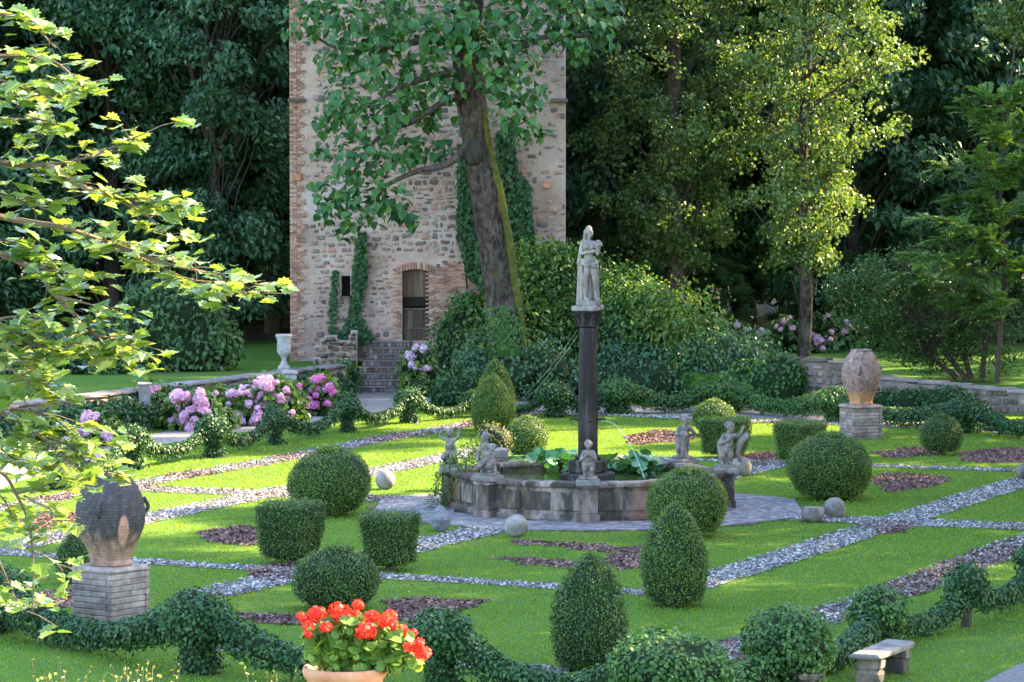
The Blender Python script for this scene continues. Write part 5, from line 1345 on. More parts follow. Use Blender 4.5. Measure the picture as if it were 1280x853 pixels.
hydrangea('lilac hydrangea at the foot of the poplar trunk', Z6([(480,202,14),(510,225,14),(530,172,20),(590,215,18),(570,145,14),(720,255,16),(750,285,30),(780,300,22),(815,300,18),(835,325,20),(845,290,16),(745,320,14),(745,357,14),(790,350,18),(850,240,16),(830,130,16)]), 'pink_petal', 122.8, .24, 50, TZ, 'wood_leaf2')
hydrangea('pale hydrangea heads in the shade behind the rosy clay jar', Z6([(940,235,24),(970,205,20),(950,170,16),(1075,215,20),(1255,210,16),(1020,180,12),(1150,180,12)]), 'pale_petal', 123.5, .24, 45, TZ, 'wood_leaf2')

# ------------------------------------------------------------------ trees
def crown_pts(clumps, per, g, flat=.75):
    P_, N_ = [], []
    for c, r in clumps:
        n = max(6, int(per*(r/1.0)**2)); d = unit(g.normal(0,1,(n,3))); q = g.random(n)**(1/2.2)
        p = d*q[:,None]*r*np.array([1,1,flat]); P_.append(p+c); N_.append(d)
    return np.concatenate(P_), np.concatenate(N_)
def limb(mb, a, b, ra, rb, g, wob=.12, n=7, seg=7):
    a = np.asarray(a, float); b = np.asarray(b, float); t = np.linspace(0,1,n)[:,None]; L = np.linalg.norm(b-a)
    p = a+(b-a)*t; p[1:-1] += g.normal(0, wob*L/n, (n-2,3)); p[:,2] += (np.sin(np.pi*t[:,0])*L*.06)
    tube(mb, p, np.linspace(ra, rb, n), seg)
    return p
def wood_tree(seed, H, rx, lm, lsize, nclump, per, zlow=.08, prof=None, bark='bark_dark'):
    """one broadleaf tree: (trunk mesh, crown mesh), base at the origin"""
    g = np.random.default_rng(seed); clumps = []
    for k in range(nclump):
        s_ = g.random()**.9; z = H*(zlow+(1-zlow)*s_); th = g.random()*6.283
        pr = (prof(s_) if prof else (math.sin(math.pi*min(max(.12+.80*s_,0),1))**.55))
        q = (.62+.38*g.random()) if g.random() < .8 else g.random()*.6
        clumps.append((np.array([rx*pr*q*math.cos(th), rx*pr*q*math.sin(th), z+g.normal(0,.3)]), g.uniform(.75,1.55)))
    p, nr = crown_pts(clumps, per, g, .62); n = len(p)
    out = unit(p*np.array([1,1,0])+1e-6)
    nn = unit(np.array([0,0,.75])+out*.45+g.normal(0,.45,(n,3)))
    mb = MB(); leaves(mb, p, nn, lsize*(.55+.8*g.random(n)), .62, .22, g, out*.7+np.array([0,0,-.55])+g.normal(0,.45,(n,3)))
    crown = mb.mesh('crown', M[lm])
    tb = MB(); tp = [(0,0,-.3),(g.normal(0,.1),g.normal(0,.1),H*.2),(g.normal(0,.25),g.normal(0,.25),H*.5),(g.normal(0,.3),g.normal(0,.3),H*.92)]
    path_ = curve(tp, 6); tube(tb, path_, np.linspace(.030*H**.9*.55+.1, .04, len(path_)), 10, .5, True, .05)
    for c, r in clumps[:nclump//2]:
        zz = max(c[2]-rx*.4, H*.08); k = int(np.clip(zz/H*len(path_), 0, len(path_)-1)); limb(tb, path_[k], c, .02+.006*rx, .015, g, .15, 6, 5)
    return tb.mesh('trunk', M[bark]), crown
WOOD = [wood_tree(100, 24, 5.2, 'wood_leaf', .30, 190, 150), wood_tree(101, 27, 5.8, 'wood_leaf2', .28, 200, 160), wood_tree(102, 22, 5.0, 'wood_leaf', .31, 170, 150, .04), wood_tree(103, 18, 4.6, 'wood_leaf2', .27, 150, 160, .03)]
WOOD.append(wood_tree(104, 29, 5.0, 'wood_leaf2', .30, 110, 150, .72))  # added for unseen trees: crown held high on a bare trunk to block sun
def plant_tree(k, x, y, s, rot, z, name, lb, group, tall=1.12):
    t = thing(name, lb, 'tree', (x, y, z), rot, group); t.scale = (s, s, s*tall)
    link('trunk', WOOD[k][0], t); stuff(link('crown', WOOD[k][1], t))
    return t
LB_BACK = 'dark broadleaf tree in the shaded wood behind the tower and lawns'
g = np.random.default_rng(77)
for (x, y, k, s) in ((-21,131,2,1.0),(-15.5,133,0,1.05),(-11,129.5,2,.85),(-9.5,137,1,.95),(3.5,131,0,1.0),(7.5,138,1,1.0),(13,131.5,2,1.08),(18.5,133,0,1.05),(25,140,1,1.0),
                     (-25,140,1,1.0),(-18,142,0,1.1),(-11,144,1,1.05),(-4,143,2,1.15),(9,135,1,.9),(1,137,2,1.0),(2.5,145,0,1.15),(10,146,2,1.2),(16,144,1,1.05),(22.5,143,0,1.1),(28,140,2,1.1)):
    lb_ = LB_BACK
    if y < 139: lb_ = ('dark dense tree rising behind the yew, left of the tower' if x < -8 else 'dark tree standing between tower and ivy-trunked poplar' if x < 5 else 'dark tree seen between the two poplars' if x < 11 else 'dark layered tree filling the gap right of the bare-trunked poplar' if x < 16 else 'dark tree behind the feathery tree')
    plant_tree(k, x, y, s, g.random()*6.28, TZ, 'broadleaf_tree', lb_, 'trees of the dark wood')
for x in np.arange(-34, 40, 6.5):
    plant_tree(int(g.integers(4)), x+g.normal(0,1), 168+g.normal(0,2), 1.2+.15*g.random(), g.random()*6.28, TZ, 'broadleaf_tree', LB_BACK, 'trees of the dark wood')
for x in np.arange(-30, 36, 6.2):
    plant_tree(int(g.integers(4)), x+g.normal(0,1), 155+g.normal(0,2), 1.15+.15*g.random(), g.random()*6.28, TZ, 'broadleaf_tree', LB_BACK, 'trees of the dark wood')
# trees beside the garden that shade it, beyond the right-hand edge of the photograph
LB_SIDE = 'tall broadleaf tree beyond the garden edge, shading the parterre'
for (x, y, k, s) in ((24,58,1,1.0),(26,66,0,1.05),(24.5,74,2,1.1),(27,82,1,.95),(25.5,89,0,.80),(28,97,3,.92),(29,104,3,.80),(31.5,116,0,.78),(33,123,1,.80),(30.5,112,4,1.0),(39,128,4,1.25),(31,50,0,.95),
                     (34,143,1,1.05),(42,148,0,1.1),(38,135,2,.85),(50,150,1,1.1),(33,72,1,1.0),(35,88,0,1.0)):
    plant_tree(k, x, y, s, g.random()*6.28, TZ if y > 120 else 0, 'broadleaf_tree', LB_SIDE, 'trees beyond the garden edge', 1.26)

for (x, y, k, s) in ((-31,133,1,1.0),(-38,137,0,1.05),(-34,146,2,1.1),(-45,141,1,1.05),(-52,136,0,1.0),(-43,150,2,1.1),(-60,142,1,1.1),(-32,120,2,.95),(-40,124,3,1.1),(36,160,1,1.1),(45,158,0,1.1),(56,156,2,1.1),(62,140,1,1.0)):
    plant_tree(k, x, y, s, g.random()*6.28, TZ, 'broadleaf_tree', LB_BACK, 'trees of the dark wood')
# two poplars with sunlit small leaves
def poplar(px, pybase, y, widths, lb, seed, nclump, trunk_px, lean=0, per=85, zhi=24, rough=.9):
    """widths: list of (photo row, left, right) bounding the crown"""
    g = np.random.default_rng(seed); b = PD(px, pybase, y); o = np.array([b[0], b[1], TZ]); t = thing('poplar_tree', lb, 'tree', tuple(o), 0, 'poplars before the dark wood')
    rows = np.array(widths, float); clumps = []
    zz = [PD(px, r[0], y)[2] for r in rows]
    order_ = np.argsort(zz); za = np.array(zz)[order_]; la = rows[order_,1]; ra = rows[order_,2]
    for k in range(nclump):
        z = g.uniform(za[0], zhi); l = np.interp(z, za, la); r = np.interp(z, za, ra); xl, xr = PD(l,0,y)[0], PD(r,0,y)[0]
        cx = (xl+xr)/2; hw = (xr-xl)/2*(1+.30*math.sin(z*2.3+seed)+.18*math.sin(z*5.1)); th = g.random()*6.283; q = .35+.65*g.random()
        if math.sin(th*2.0+z*1.9+seed)+.6*math.sin(th*3-z*3.3) < -.75: continue
        clumps.append((np.array([cx+hw*q*math.cos(th)-o[0], hw*q*math.sin(th)*.9, z-TZ]), g.uniform(.28,.72)))
    p, nr = crown_pts(clumps, per, g, .8); n = len(p)
    mb = MB(); leaves(mb, p, unit(g.normal(0,.7,(n,3))+np.array([0,0,.4])), .15*(.6+.7*g.random(n)), .85, .12, g, np.tile([0,0,-.6],(n,1))+g.normal(0,.6,(n,3))); stuff(mb.build('crown', M['poplar_leaf' if seed != 32 else 'poplar_shaded'], t))
    tb = MB(); tw = trunk_px/F*y/2; zs = np.linspace(-.3, zhi, 16); pts = np.stack([lean*(zs/zhi)+.08*np.sin(zs*.7), .05*np.cos(zs*.9), zs], 1)
    tube(tb, pts, tw*np.linspace(.92,.30,16), 10, .5, True, .04)
    for c, r in clumps[::9]:
        k = int(np.clip((c[2]-1.8)/zhi*16, 0, 15)); limb(tb, pts[k], c, .045, .010, g, .22, 7, 5)
    tb.build('trunk', M['bark'], t)
    return t
poplar(1005, 449, 121, [(330,968,1045),(290,940,1062),(240,945,1065),(180,930,1095),(120,925,1125),(60,925,1130),(0,930,1120),(-100,940,1110),(-220,960,1080)], 'tall sunlit poplar with bare lower trunk, right of the fountain column', 31, 800, 20, 0, 200, 21)
poplar(846, 400, 124, [(330,800,890),(280,770,925),(220,735,945),(140,720,965),(80,715,975),(0,720,975),(-120,750,940)], 'ivy-trunked poplar with sun-flecked crown nearest the statue', 32, 850, 26, -.3, 180, 19)

# big-leaved tree leaning across the tower front
bt = PD(632, 432, 112.0); o = np.array([bt[0], bt[1], 0.]); t = thing('lime_tree', 'big-leaved tree with mossy leaning trunk across the tower front', 'tree', tuple(o))
W = lambda px, py, dy=0.0: PD(px, py, 112.0+dy)-o
tb = MB(); pth = curve([W(636,500), W(632,420), W(624,350), W(612,270), W(598,190), W(588,120), W(582,60), W(590,0), W(594,-120), W(590,-260)], 6)
rad = np.interp(np.linspace(0,1,len(pth)), [0,.1,.25,.5,.62,.8,1], [.74,.54,.49,.47,.44,.36,.2])
nseg = 40; an_ = np.linspace(0, 2*np.pi, nseg, endpoint=False); pth = curve(pth[::3], 4); rad = np.interp(np.linspace(0,1,len(pth)), np.linspace(0,1,len(rad)), rad)
tube(tb, pth, rad, nseg, .5, True, 0)
vv = tb.v[-1]; cc_ = np.repeat(pth, nseg, 0); aa_ = np.tile(an_, len(pth)); hz_ = np.repeat(pth[:,2], nseg)
nb1 = Noise(1.0, 3); rid = np.abs(np.sin(aa_*7 + 1.6*nb1(np.c_[aa_*0, aa_*0, hz_*.9]) + .8*np.sin(hz_*1.1)))**.6 + .5*Noise(3.0, 9)(np.c_[np.cos(aa_)*1.2, np.sin(aa_)*1.2, hz_*.8])
tb.v[-1] = cc_ + (vv-cc_)*(1+.13*(rid-.6))[:,None]
trunk_o = tb.build('trunk', M['bark'], t, False)
mb = MB(); ridge = curve([W(656,470,-.2), W(650,400,-.32), W(643,350,-.30), W(635,290,-.36), W(623,230,-.36), W(611,180,-.34), W(603,140,-.30)], 6); tube(mb, ridge, np.interp(np.linspace(0,1,len(ridge)), [0,.5,1], [.15,.13,.08]), 8, .5, True, .12); mb.build('mossy_rib', M['moss'], trunk_o, True)
mb = MB(); c = W(592,190,-.60); ellip(mb, c, (.30,.18,.42)); ellip(mb, c+np.array([.05,-.1,-.05]), (.16,.12,.25)); mb.build('burr', M['bark_dark'], trunk_o, True)
lc = []
for (px, py, rp, dy) in [(380,28,34,-.4),(415,15,34,.3),(450,35,45,-.8),(425,75,34,-.3),(470,80,48,-1.0),(500,30,48,.2),(540,45,48,-1.0),(530,95,38,-.6),(575,25,40,-1.6),(605,60,44,-1.8),(640,25,44,-1.0),(650,75,38,-1.2),(690,40,34,-.3),(720,60,30,0),(745,38,24,.2),(765,55,14,.2),(625,105,30,-1.6),(640,140,30,-1.2),
                         (655,165,26,-1.0),(675,168,14,-.8),(665,120,24,-1),(430,130,36,-1.2),(465,150,42,-1.4),(500,135,34,-.8),(535,145,26,-.4),(410,155,22,-1.0),(445,200,40,-1.5),(485,200,34,-1.2),(520,190,28,-.8),(550,190,18,-.4),(420,245,32,-1.6),(455,255,40,-1.8),(490,245,28,-1.4),(410,270,18,-1.5),(440,288,22,-1.7),(500,272,14,-1.4),(520,280,12,-1.2),(400,190,14,-1.2),
                         (480,-30,60,0),(560,-40,60,-1),(640,-40,60,-.6),(400,-30,50,0),(710,-20,50,0),(590,150,22,.8),(560,110,26,-.9),(700,10,40,.4),(760,15,24,.6),(540,-110,80,-.6),(620,-120,80,-.8),(470,-100,70,.2),(690,-100,70,.2),(580,-190,90,-.4),(500,-190,70,.3),(660,-190,70,.3),(590,-270,80,0),(540,-250,60,.4),(640,-250,60,-.4)]:
    lc.append((W(px, py, dy), rp/F*112))
g = np.random.default_rng(19); Lp, Ln, Lu = [], [], []
for c, r in lc:
    n = int(58*(r/1.0)**2*1.55)+6; d = unit(g.normal(0,1,(n,3))); p = c+d*(g.random(n)**(1/2.4))[:,None]*r*np.array([1.05,1.0,.85])
    Lp.append(p); Ln.append(unit(np.array([0,-.35,.55])+d*.5+g.normal(0,.35,(n,3)))); Lu.append(np.array([0,-.2,-1.0])+d*.5+g.normal(0,.35,(n,3)))
Lp, Ln, Lu = np.concatenate(Lp), np.concatenate(Ln), np.concatenate(Lu)
def leaf_objects(p, nr, up, size, outline, mk, parent, name, g, fold=.12, droop=.25, nvar=4):
    meshes = []
    for k in range(nvar):
        mb = MB(); big_leaves(mb, np.zeros((1,3)), np.array([[0,0,1.0]]), 1.0, outline, fold*(.5+.5*k), droop*(.5+.4*k), g, np.array([[1.0,0,0]]), np.array([(k+.5)/nvar])); meshes.append(mb.mesh(name, M[mk]))
    nr = unit(nr); t_, b_ = frames(nr, g, up)
    for i in range(len(p)):
        o = link(name, meshes[i % nvar], parent); s_ = size[i]
        o.matrix_local = Matrix(((t_[i,0]*s_, b_[i,0]*s_, nr[i,0]*s_, p[i,0]), (t_[i,1]*s_, b_[i,1]*s_, nr[i,1]*s_, p[i,1]), (t_[i,2]*s_, b_[i,2]*s_, nr[i,2]*s_, p[i,2]), (0,0,0,1)))
sz = .305*(.5+.8*g.random(len(Lp)))
vis = (Lp[:,2] < 12.8); depth = np.where(vis, Lp[:,1], 99); idx = np.argsort(depth-sz*2); fr_, rest = idx[:290], idx[290:]
crown_o = link('crown', None, t)
leaf_objects(Lp[fr_], Ln[fr_], Lu[fr_], sz[fr_], HEART, 'lime_leaf', crown_o, 'leaf', g)
mb = MB(); big_leaves(mb, Lp[rest], Ln[rest], sz[rest], HEART, .14, .25, g, Lu[rest]); stuff(mb.build('small_leaves', M['lime_leaf'], crown_o))
tb = MB()
for (a_, lst) in (((590,120,-.2), [(560,125,-.8),(520,150,-1),(470,175,-1.3),(430,235,-1.6)]), ((592,175,-.3), [(560,205,-.6),(520,215,-1.1),(480,235,-1.5),(450,270,-1.7)]), ((583,60,0), [(540,50,-.6),(480,60,-.8),(420,60,-.4),(375,30,-.4)]), ((590,40,0), [(640,60,-.8),(690,45,-.4),(750,45,.2)]), ((596,100,-.2), [(630,125,-1),(665,160,-1)]), ((590,10,0), [(560,-40,-1),(520,-60,-.6)]), ((584,90,0), [(545,95,-.6),(500,110,-.9),(450,140,-1.2)])):
    pts = curve([W(*a_)]+[W(*q) for q in lst], 5); tube(tb, pts, np.linspace(.16,.03,len(pts)), 7)
for c, r in lc[::2]:
    k = np.argmin(np.linalg.norm(pth-c, axis=1))
tb.build('branch', M['bark'], t)

# right: dark rounded tree on slim stems, and a feathery tree over it
def round_tree(lb, ells_px, y, lm, size, dens, seed, stems, name='small_tree'):
    c = PD(stems[0][0], stems[0][1], y); o = np.array([c[0], c[1], TZ]); t = thing(name, lb, 'tree', tuple(o))
    g = np.random.default_rng(seed); clumps = []
    for (px, py, rx, ry, dy) in ells_px:
        cc = PD(px, py, y+dy)-o; A, B = rx/F*y, ry/F*y
        for k in range(int(26*A*B)+6):
            d = unit(g.normal(0,1,3)); clumps.append((cc+d*np.array([A,min(A,B)*.9,B])*(.55+.45*g.random()), g.uniform(.35,.7)))
    p, nr = crown_pts(clumps, dens, g, .55); n = len(p)
    mb = MB(); leaves(mb, p, unit(np.array([0,-.2,.8])+g.normal(0,.4,(n,3))), size*(.6+.7*g.random(n)), .55, .2, g, np.array([0,-.3,-.5])+g.normal(0,.6,(n,3))); stuff(mb.build('crown', M[lm], t))
    tb = MB()
    for (px, py, tx, ty) in stems:
        a_ = PD(px, py, y)-o; a_[2] = -.1; b_ = PD(tx, ty, y)-o; limb(tb, a_, b_, .10, .04, g, .10, 8, 8)
        for c_, r in clumps[::6]:
            if abs(c_[0]-b_[0]) < 1.6: limb(tb, b_*.7+a_*.3, c_, .03, .01, g, .1, 5, 5)
    tb.build('trunk', M['bark_dark'], t)
    return t
round_tree('dark rounded small-leaved tree on slim stems behind the low coped wall', [(1090,375,55,50,0),(1130,345,55,40,.3),(1150,400,70,55,0),(1100,420,55,30,-.3),(1200,370,60,60,.4),(1180,440,60,28,0),(1240,420,55,50,.3),(1060,360,28,28,.2)], 110, 'shrub_leaf', .13, 150, 61, [(1214,492,1190,400),(1208,492,1150,410),(1228,492,1235,380),(1196,490,1150,440)])
# feathery tree: real fronds, leaflets on both sides of a rib
c = PD(1246, 494, 108); o = np.array([c[0], c[1], TZ]); t = thing('feathery_tree', 'tall feathery tree with frond-like leaves and a slim dark trunk', 'tree', tuple(o))
g = np.random.default_rng(90); mb = MB(); rb = MB(); tb = MB()
tr_ = curve([np.array([0,0,-.1]), PD(1250,420,108)-o, PD(1256,330,108)-o, PD(1250,230,108)-o, PD(1262,120,108)-o, PD(1270,40,108)-o], 6); tube(tb, tr_, np.linspace(.085,.03,len(tr_)), 9)
fr_list = []
for (px, py) in [(1150,272),(1175,205),(1205,130),(1225,118),(1190,245),(1165,300),(1215,190),(1130,320),(1185,330),(1150,350),(1240,160),(1270,110),(1285,150),(1290,250),(1275,330),(1230,300),(1210,350),(1245,370),(1120,340),(1200,280),(1262,215),(1240,255),(1295,190),(1300,320),(1180,375)]:
    tip = PD(px, py, 108+g.normal(0,.9))-o; k = int(np.clip(np.argmin(np.abs(tr_[:,2]-(tip[2]-.9))), 0, len(tr_)-1)); bp_ = limb(tb, tr_[k], tip, .045, .012, g, .10, 9, 6)
    for j_ in range(34):
        s_ = .2+.8*g.random(); q = bp_[int(s_*8)]+g.normal(0,.06,3); d = unit(unit(tip-tr_[k])*.8+g.normal(0,.6,3)*np.array([1,1,.5])); fr_list.append((q, d, g.uniform(.5,.95)))
for q, d, L in fr_list:
    n = 15; s_ = np.linspace(.1,1,n); side = unit(np.cross(d,[0,0,1.0])); rib = q+np.outer(s_*L, d)-np.outer(s_**2*L*.30,[0,0,1.0])
    tube(rb, rib[::3], .006, 4, .5, False)
    for sg in (-1,1):
        u_ = unit(side*sg*.9+d*.45+np.array([0,0,-.1])); ls = .20*np.sin(np.pi*(.12+.83*s_))**.6*(L/.75)
        p = rib+u_*(ls*.5)[:,None]; nr = unit(np.cross(u_, d)*sg*-1+g.normal(0,.2,(n,3))); nr = np.where(nr[:,2:] < 0, -nr, nr); leaves(mb, p, nr, ls, .34, .08, g, np.tile(u_,(n,1)))
stuff(mb.build('crown', M['frond_leaf'], t)); stuff(rb.build('frond_ribs', M['frond_leaf'], t)); tb.build('trunk', M['bark_dark'], t)
# spray of sunlit poplar leaves hanging in at the top right corner belongs to another poplar
poplar(1300, 470, 117, [(50,1262,1340),(20,1245,1350),(-60,1235,1370),(-200,1260,1340)], 'poplar beyond the feathery tree with one sunlit bough', 35, 260, 20, .2, 170, 18)

# ------------------------------------------------------------------ foreground: terrace wall, geranium pot, low planting
t = wall_run('terrace_wall', 'stone terrace wall carrying the geranium pot', (-9, 20.7), (9, 20.7), 4.30, 4.30, .7, 'wallstone', 'coping', 91, False)
mb = MB(); c = PD(431, 833, 21.05); rim = c[2]; zb_ = 4.30-.01+.0; ph_ = rim-zb_
gp = thing('geranium_pot', 'round terracotta pot with moulded rim filled by the red geranium', 'pot', (c[0], c[1], zb_))
R_ = .255
lathe(mb, [(0,0),(R_*.66,0),(R_*.70,.02),(R_*.86,ph_*.66),(R_*.90,ph_*.68),(R_*.90,ph_*.74),(R_*.92,ph_*.80),(R_*1.0,ph_*.86),(R_*1.03,ph_*.93),(R_*1.0,ph_),(R_*.92,ph_),(R_*.90,ph_*.90)], 48, .5); mb.build('pot_body', M['terra'], gp, True)
mb = MB(); lathe(mb, [(R_*.905,ph_*.90),(0,ph_*.91)], 32, .5); mb.build('pot_soil', M['soil'], gp)
gr = thing('geranium', 'bright red geranium in full flower in the terracotta pot', 'flowers', (c[0], c[1], rim-.04)); o = np.array([c[0], c[1], rim-.04])
fl = [(210,405,35),(310,385,55),(255,465,38),(250,520,30),(470,375,70),(565,395,50),(375,475,38),(600,315,35),(470,590,48),(655,500,65),(695,400,45),(640,450,35),(830,390,40),(790,430,50),(830,460,45),(800,480,40),(905,500,45),(940,545,40),(870,560,35),(985,510,25),(1020,585,38),(955,615,35),(995,670,38),(1045,645,50),(1080,660,30),(920,520,35),(340,360,30),(610,430,30)]
g = np.random.default_rng(12)
FM = [flower_mesh('flower_head', 'red_petal', 200+i, 46, .30) for i in range(4)]
hp = []
for i, (a_, b_, r) in enumerate(fl):
    py = 700+b_/5.577; p = PD(340+a_/5.577, py, 21.0+g.uniform(-.16,.16))-o; hp.append(p); r_ = r/5.577/F*21*1.18
    h = link('flower_head', FM[i % 4], gr, tuple(p)); h.scale = (r_, r_, r_*.85); h.rotation_euler = (g.normal(0,.4)+.3, g.normal(0,.4), g.random()*6)
sb = MB()
for p in hp:
    a_ = np.array([p[0]*.35, p[1]*.5, 0]); tube(sb, curve([a_, (a_+p)/2+np.array([0,0,.03]), p], 4), .0035, 5)
Gp, Gn = [], []
for (px, py, rx, rz) in [(431,815,50,20),(440,795,42,18),(470,805,40,20),(400,805,24,22),(455,785,30,14),(505,815,22,18),(430,780,22,12),(390,818,14,14),(520,825,12,10),(480,828,34,12),(430,832,46,8),(392,800,12,14),(415,790,26,14),(490,798,26,16)]:
    cc = PD(px, py, 21.0)-o; n = int(rx*rz*.11)+8; d = unit(g.normal(0,1,(n,3))); Gp.append(cc+d*np.array([rx,26,rz])/F*21*(g.random(n)**.4)[:,None]); Gn.append(unit(d*.5+np.array([0,-.35,.7])+g.normal(0,.35,(n,3))))
Gp, Gn = np.concatenate(Gp), np.concatenate(Gn); ns = len(Gp); gsz = .062*(.6+.6*g.random(ns))
Gu = Gp*np.array([1,1,.2])+np.array([0,-.02,-.08])+g.normal(0,.05,(ns,3))
sel = np.argsort(Gp[:,1])
leaf_objects(Gp[sel[:260]], Gn[sel[:260]], Gu[sel[:260]], gsz[sel[:260]], GERAN, 'geran_leaf', gr, 'leaf', g, .15, .2)
if ns > 260:
    mb = MB(); big_leaves(mb, Gp[sel[260:]], Gn[sel[260:]], gsz[sel[260:]], GERAN, .15, .2, g, Gu[sel[260:]]); stuff(mb.build('small_leaves', M['geran_leaf'], gr))
for p in Gp[::2]: tube(sb, [(p[0]*.4,p[1]*.4,-.01), p], .003, 4)
sb.build('stems', M['geran_leaf'], gr)
for (px, py, w, lb, sd) in ((60, 858, 70, 'yellow sunlit tips of the low shrub under the big ivy dome', 1), (180, 857, 60, 'golden twiggy shrub tips below the front ivy garland', 2), (340, 862, 40, 'pale green shrub tips beside the geranium pot', 3)):
    cc = PD(px, py, 21.05); zt = 4.29; t = thing('low_shrub', lb, 'shrub', (cc[0], cc[1], zt)); g = np.random.default_rng(sd); sb = MB(); n_ = int(w*.2); P_, N_ = [], []
    for k in range(n_):
        x = g.normal(0, w/F*21*.5); top = np.array([x+g.normal(0,.02), g.normal(0,.08), (PD(px, py-g.uniform(4,30), 21)[2]-zt)]); a_ = np.array([x*.6, 0, 0]); tube(sb, curve([a_, (a_+top)/2+g.normal(0,.01,3), top], 3), .003, 4)
        m = 9; q = np.linspace(.35,1.0,m)[:,None]; P_.append(a_+(top-a_)*q+g.normal(0,.012,(m,3))); N_.append(unit(g.normal(0,.6,(m,3))+np.array([0,0,.6])))
    P_, N_ = np.concatenate(P_), np.concatenate(N_); mb = MB(); leaves(mb, P_, N_, .032*(.6+.7*g.random(len(P_))), .55, .1, g); stuff(mb.build('foliage', M['yellow_leaf' if sd < 3 else 'geran_leaf'], t)); sb.build('stems', M['twig'], t)

# maple boughs reaching in from the left
MY = 22.0; mo = np.array([-6.2, 22.5, 0.0]); t = thing('maple_tree', 'sunlit maple boughs with lobed yellow-green leaves reaching over the garden', 'tree', tuple(mo))
W = lambda px, py, dy=0.0: PD(px, py, MY+dy)-mo
tb = MB(); tube(tb, curve([(0,0,-.2),(.05,0,2),(-.05,.1,4.5),(.1,0,7),(.2,.1,10.5)], 6), np.linspace(.24,.08,25), 12, .5, True, .05)
g = np.random.default_rng(6); Mp, Mn, Mu = [], [], []
boughs = [ # limb polylines in the photograph, with depth offset; leaves follow the twigs
    ([(-420,60),(-150,70),(-20,70),(60,75),(105,110)], 0, .030), ([(-420,60),(-150,40),(-30,20),(30,25),(70,60)], .5, .02),
    ([(-420,120),(-160,170),(0,203),(60,206),(115,196)], -.2, .034), ([(60,206),(100,232),(140,246),(180,262)], -.2, .024), ([(115,196),(150,180),(185,165)], -.3, .012),
    ([(-20,120),(50,120),(110,110)], .2, .014), ([(-420,120),(-160,150),(-20,150),(50,150),(80,165)], .3, .018),
    ([(140,246),(180,250),(215,255),(238,265)], -.2, .013), ([(150,250),(190,275),(215,300)], -.1, .012),
    ([(-420,200),(-150,240),(20,275),(80,285),(140,305),(190,330)], .1, .032), ([(140,305),(210,330),(270,345),(320,374)], 0, .016), ([(190,330),(240,350),(290,352)], .2, .010),
    ([(-420,200),(-120,280),(30,330),(70,370),(120,420),(170,465)], .2, .030), ([(70,370),(110,380),(140,390)], .1, .012), ([(30,330),(70,340),(120,350)], 0, .012), ([(120,420),(150,425),(175,440)], .1, .01),
    ([(-420,260),(-150,340),(-10,400),(40,430),(90,440)], -.2, .024), ([(-60,380),(10,440),(50,480)], .2, .014), ([(-10,400),(30,395),(60,400)], -.3, .010),
    ([(-420,330),(-150,460),(-10,510),(50,545),(90,580)], -.1, .026), ([(-10,510),(60,520),(110,560)], .1, .012), ([(-60,500),(0,560),(40,590)], .3, .012), ([(50,545),(90,560),(125,600)], 0, .010),
    ([(-420,400),(-120,560),(-10,585),(20,618),(38,665),(42,735),(40,765)], -.3, .016), ([(20,618),(60,605),(85,575)], -.3, .008), ([(30,620),(70,640),(100,648)], -.3, .007), ([(40,690),(65,700),(80,715)], -.3, .006), ([(-60,660),(-10,690),(15,740),(30,765)], .1, .012),
    ([(-100,100),(0,100),(80,130)], 0, .014), ([(-100,230),(0,245),(55,260)], -.3, .014), ([(-100,300),(-10,300),(60,310)], .3, .012), ([(-100,440),(0,455),(60,500)], -.3, .012),([(-60,590),(0,620),(20,660)], .2, .012)]
for pl, dy, r0 in boughs:
    pts = curve([W(a_, b_, dy+.1*math.sin(a_*.05)) for a_, b_ in pl], 8); tube(tb, pts, np.linspace(r0, max(r0*.25,.003), len(pts)), 6)
    vis = [k for k in range(len(pts)) if pts[k][0]+mo[0] > -3.7]
    if not vis: continue
    L = np.linalg.norm(np.diff(pts[vis[0]:], axis=0), axis=1).sum(); sparse = .45 if (pl[0][1] >= 560 and r0 < .02 and dy < 0) else 1.0
    if pl[-1] == (40,765): sparse = .3
    nt_ = int(L*(26 if 430 < pl[-1][1] < 640 else 18)*sparse)+2
    for k in range(nt_):
        s_ = max(g.random(), g.random()); q = pts[vis[0]+int(s_*(len(pts)-1-vis[0]))]
        d = unit(np.array([g.normal(.25,.8), g.normal(0,.8), g.normal(-.10,.28)])); Lt = g.uniform(.06,.26); end = q+d*Lt; 
        tube(tb, [q, (q+end)/2+np.array([0,0,.012]), end], [.0035,.003,.002], 4)
        m = int(g.integers(2,5))
        for j_ in range(m):
            Mp.append(end+g.normal(0,.045,3)*np.array([1,1,.5])); Mn.append(unit(np.array([g.normal(0,.30), g.normal(-.10,.30), 1.0]))); Mu.append(np.array([d[0]+g.normal(0,.5), d[1]+g.normal(0,.5), -.25]))
tb.build('branch', M['twig'], t)
Mp, Mn, Mu = np.array(Mp), np.array(Mn), np.array(Mu); nm = len(Mp); msz = .118*(.55+.65*g.random(nm))
inview = (Mp[:,0]+mo[0])/(Mp[:,1]+mo[1]) > -.150
idx = np.argsort(np.where(inview, Mp[:,1]-msz*8, 99)); crown_o = link('crown', None, t)
leaf_objects(Mp[idx[:290]], Mn[idx[:290]], Mu[idx[:290]], msz[idx[:290]], MAPLE, 'maple_leaf', crown_o, 'leaf', g, .12, .35)
mb = MB(); q = idx[290:]; big_leaves(mb, Mp[q], Mn[q], msz[q], MAPLE, .12, .35, g, Mu[q]); stuff(mb.build('small_leaves', M['maple_leaf'], crown_o))

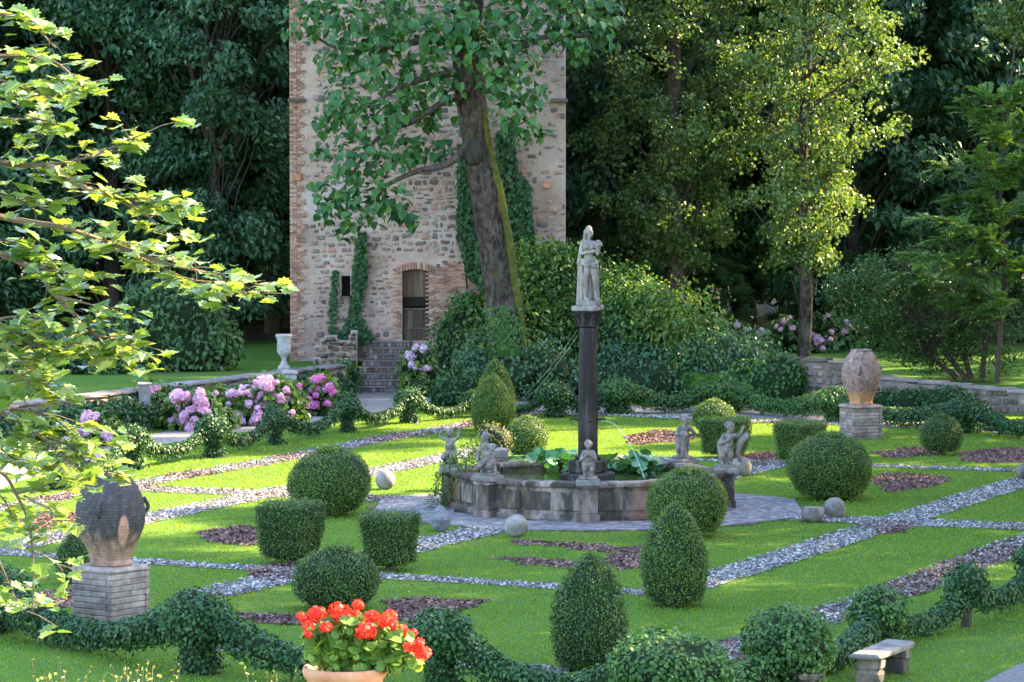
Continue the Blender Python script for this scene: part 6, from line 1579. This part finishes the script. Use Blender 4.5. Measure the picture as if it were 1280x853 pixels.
# ------------------------------------------------------------------ low hedges that hide most of the wall faces, undergrowth of the wood
def hedge_run(lb, a, b, h, w, lm, size, dens, seed):
    a = np.asarray(a, float); b = np.asarray(b, float); L = np.linalg.norm((b-a)[:2]); t = thing('ivy_hedge', lb, 'hedge', (a[0], a[1], 0)); g = np.random.default_rng(seed)
    n = max(2, int(L/.8)); ells = []
    for k in range(n):
        q = (b-a)*(k+.5)/n; ells.append((np.array([q[0], q[1], h*.45]), (L/n*.8, w*g.uniform(.8,1.1), h*g.uniform(.48,.62))))
    leafy('foliage', ells, t, lm, dens, size, seed, .7, .4, .5, .8, .01, .2, True)
hedge_run('dark ivy hedge against the low wall behind the hydrangeas', P(70,553), P(425,502), .95, .32, 'ivy_leaf', .13, 150, 501)
hedge_run('dark ivy hedge under the low wall by the maple leaves', P(-110,578), P(60,555), .95, .32, 'ivy_leaf', .13, 130, 502)
hedge_run('ivy curtain over the left end of the high retaining wall', P(925,503), P(985,508), 1.55, .35, 'ivy_fresh', .13, 150, 503)
hedge_run('ivy patch on the low coped wall right of the rosy jar', P(1090,513), P(1200,518), .70, .25, 'ivy_leaf', .12, 160, 504)
g = np.random.default_rng(321)
for k in range(26):
    x = -24+48*(k+.5)/26+g.normal(0,.5); y = (141 if x < -6 else 129)+g.normal(0,1.5)
    t = thing('undergrowth_bush', ('dark bush at the far end of the shaded lawn left of the tower' if x < -6 else 'dark undergrowth bush under the trees behind the poplars'), 'bush', (x, y, TZ-.1), g.random()*6.28, 'undergrowth of the dark wood'); s_ = .16+.10*g.random(); t.scale = (s_*1.3, s_*1.3, s_)
    stuff(link('foliage', WOOD[3][1], t)); link('stem', WOOD[3][0], t)
# ivy creeping up the foot of the big-leaved tree
ti = PD(632, 432, 111.6); t = thing('trunk_ivy', 'ivy creeping up the foot of the mossy leaning trunk', 'ivy', (ti[0], ti[1], 0)); oo = np.array([ti[0], ti[1], 0]); g = np.random.default_rng(44); mb = MB()
n = 900; hz_ = g.random(n)**2.2; py = 445-62*hz_; px = np.interp(py, [330,440], [622,634])+g.normal(0,1,n)*np.interp(py,[330,440],[9,16]); px = np.clip(px, np.interp(py,[330,440],[600,612]), np.interp(py,[330,440],[645,655]))
q = np.array([PD(a_, b_, 111.42-.25*math.cos((a_-632)/22*1.3)) for a_, b_ in zip(px, py)])-oo
leaves(mb, q, unit(np.array([0,-.9,.3])+g.normal(0,.4,(n,3))), .13*(.6+.7*g.random(n)), .9, .12, g, np.tile([0,0,-1.0],(n,1))+g.normal(0,.4,(n,3))); stuff(mb.build('foliage', M['ivy_fresh'], t))
mb = MB(); tube(mb, [PD(628,450,111.5)-oo, PD(626,400,111.35)-oo, PD(622,345,111.4)-oo], .025, 6); mb.build('stem', M['bark_dark'], t)

# pale hanging seed clusters of the big-leaved tree
g = np.random.default_rng(71); lt = bpy.data.objects['lime_tree']; o = np.array(lt.location); sel = g.choice(len(Lp), 70, replace=False); mb = MB()
for q in Lp[sel]:
    n = 26; d = np.c_[g.normal(0,.05,(n,2)), -g.random(n)*.45]; leaves(mb, q+d, unit(g.normal(0,1,(n,3))), .05+.03*g.random(n), .7, .1, g)
stuff(mb.build('seed_clusters', M['yellow_leaf'], bpy.data.objects['lime_tree']))
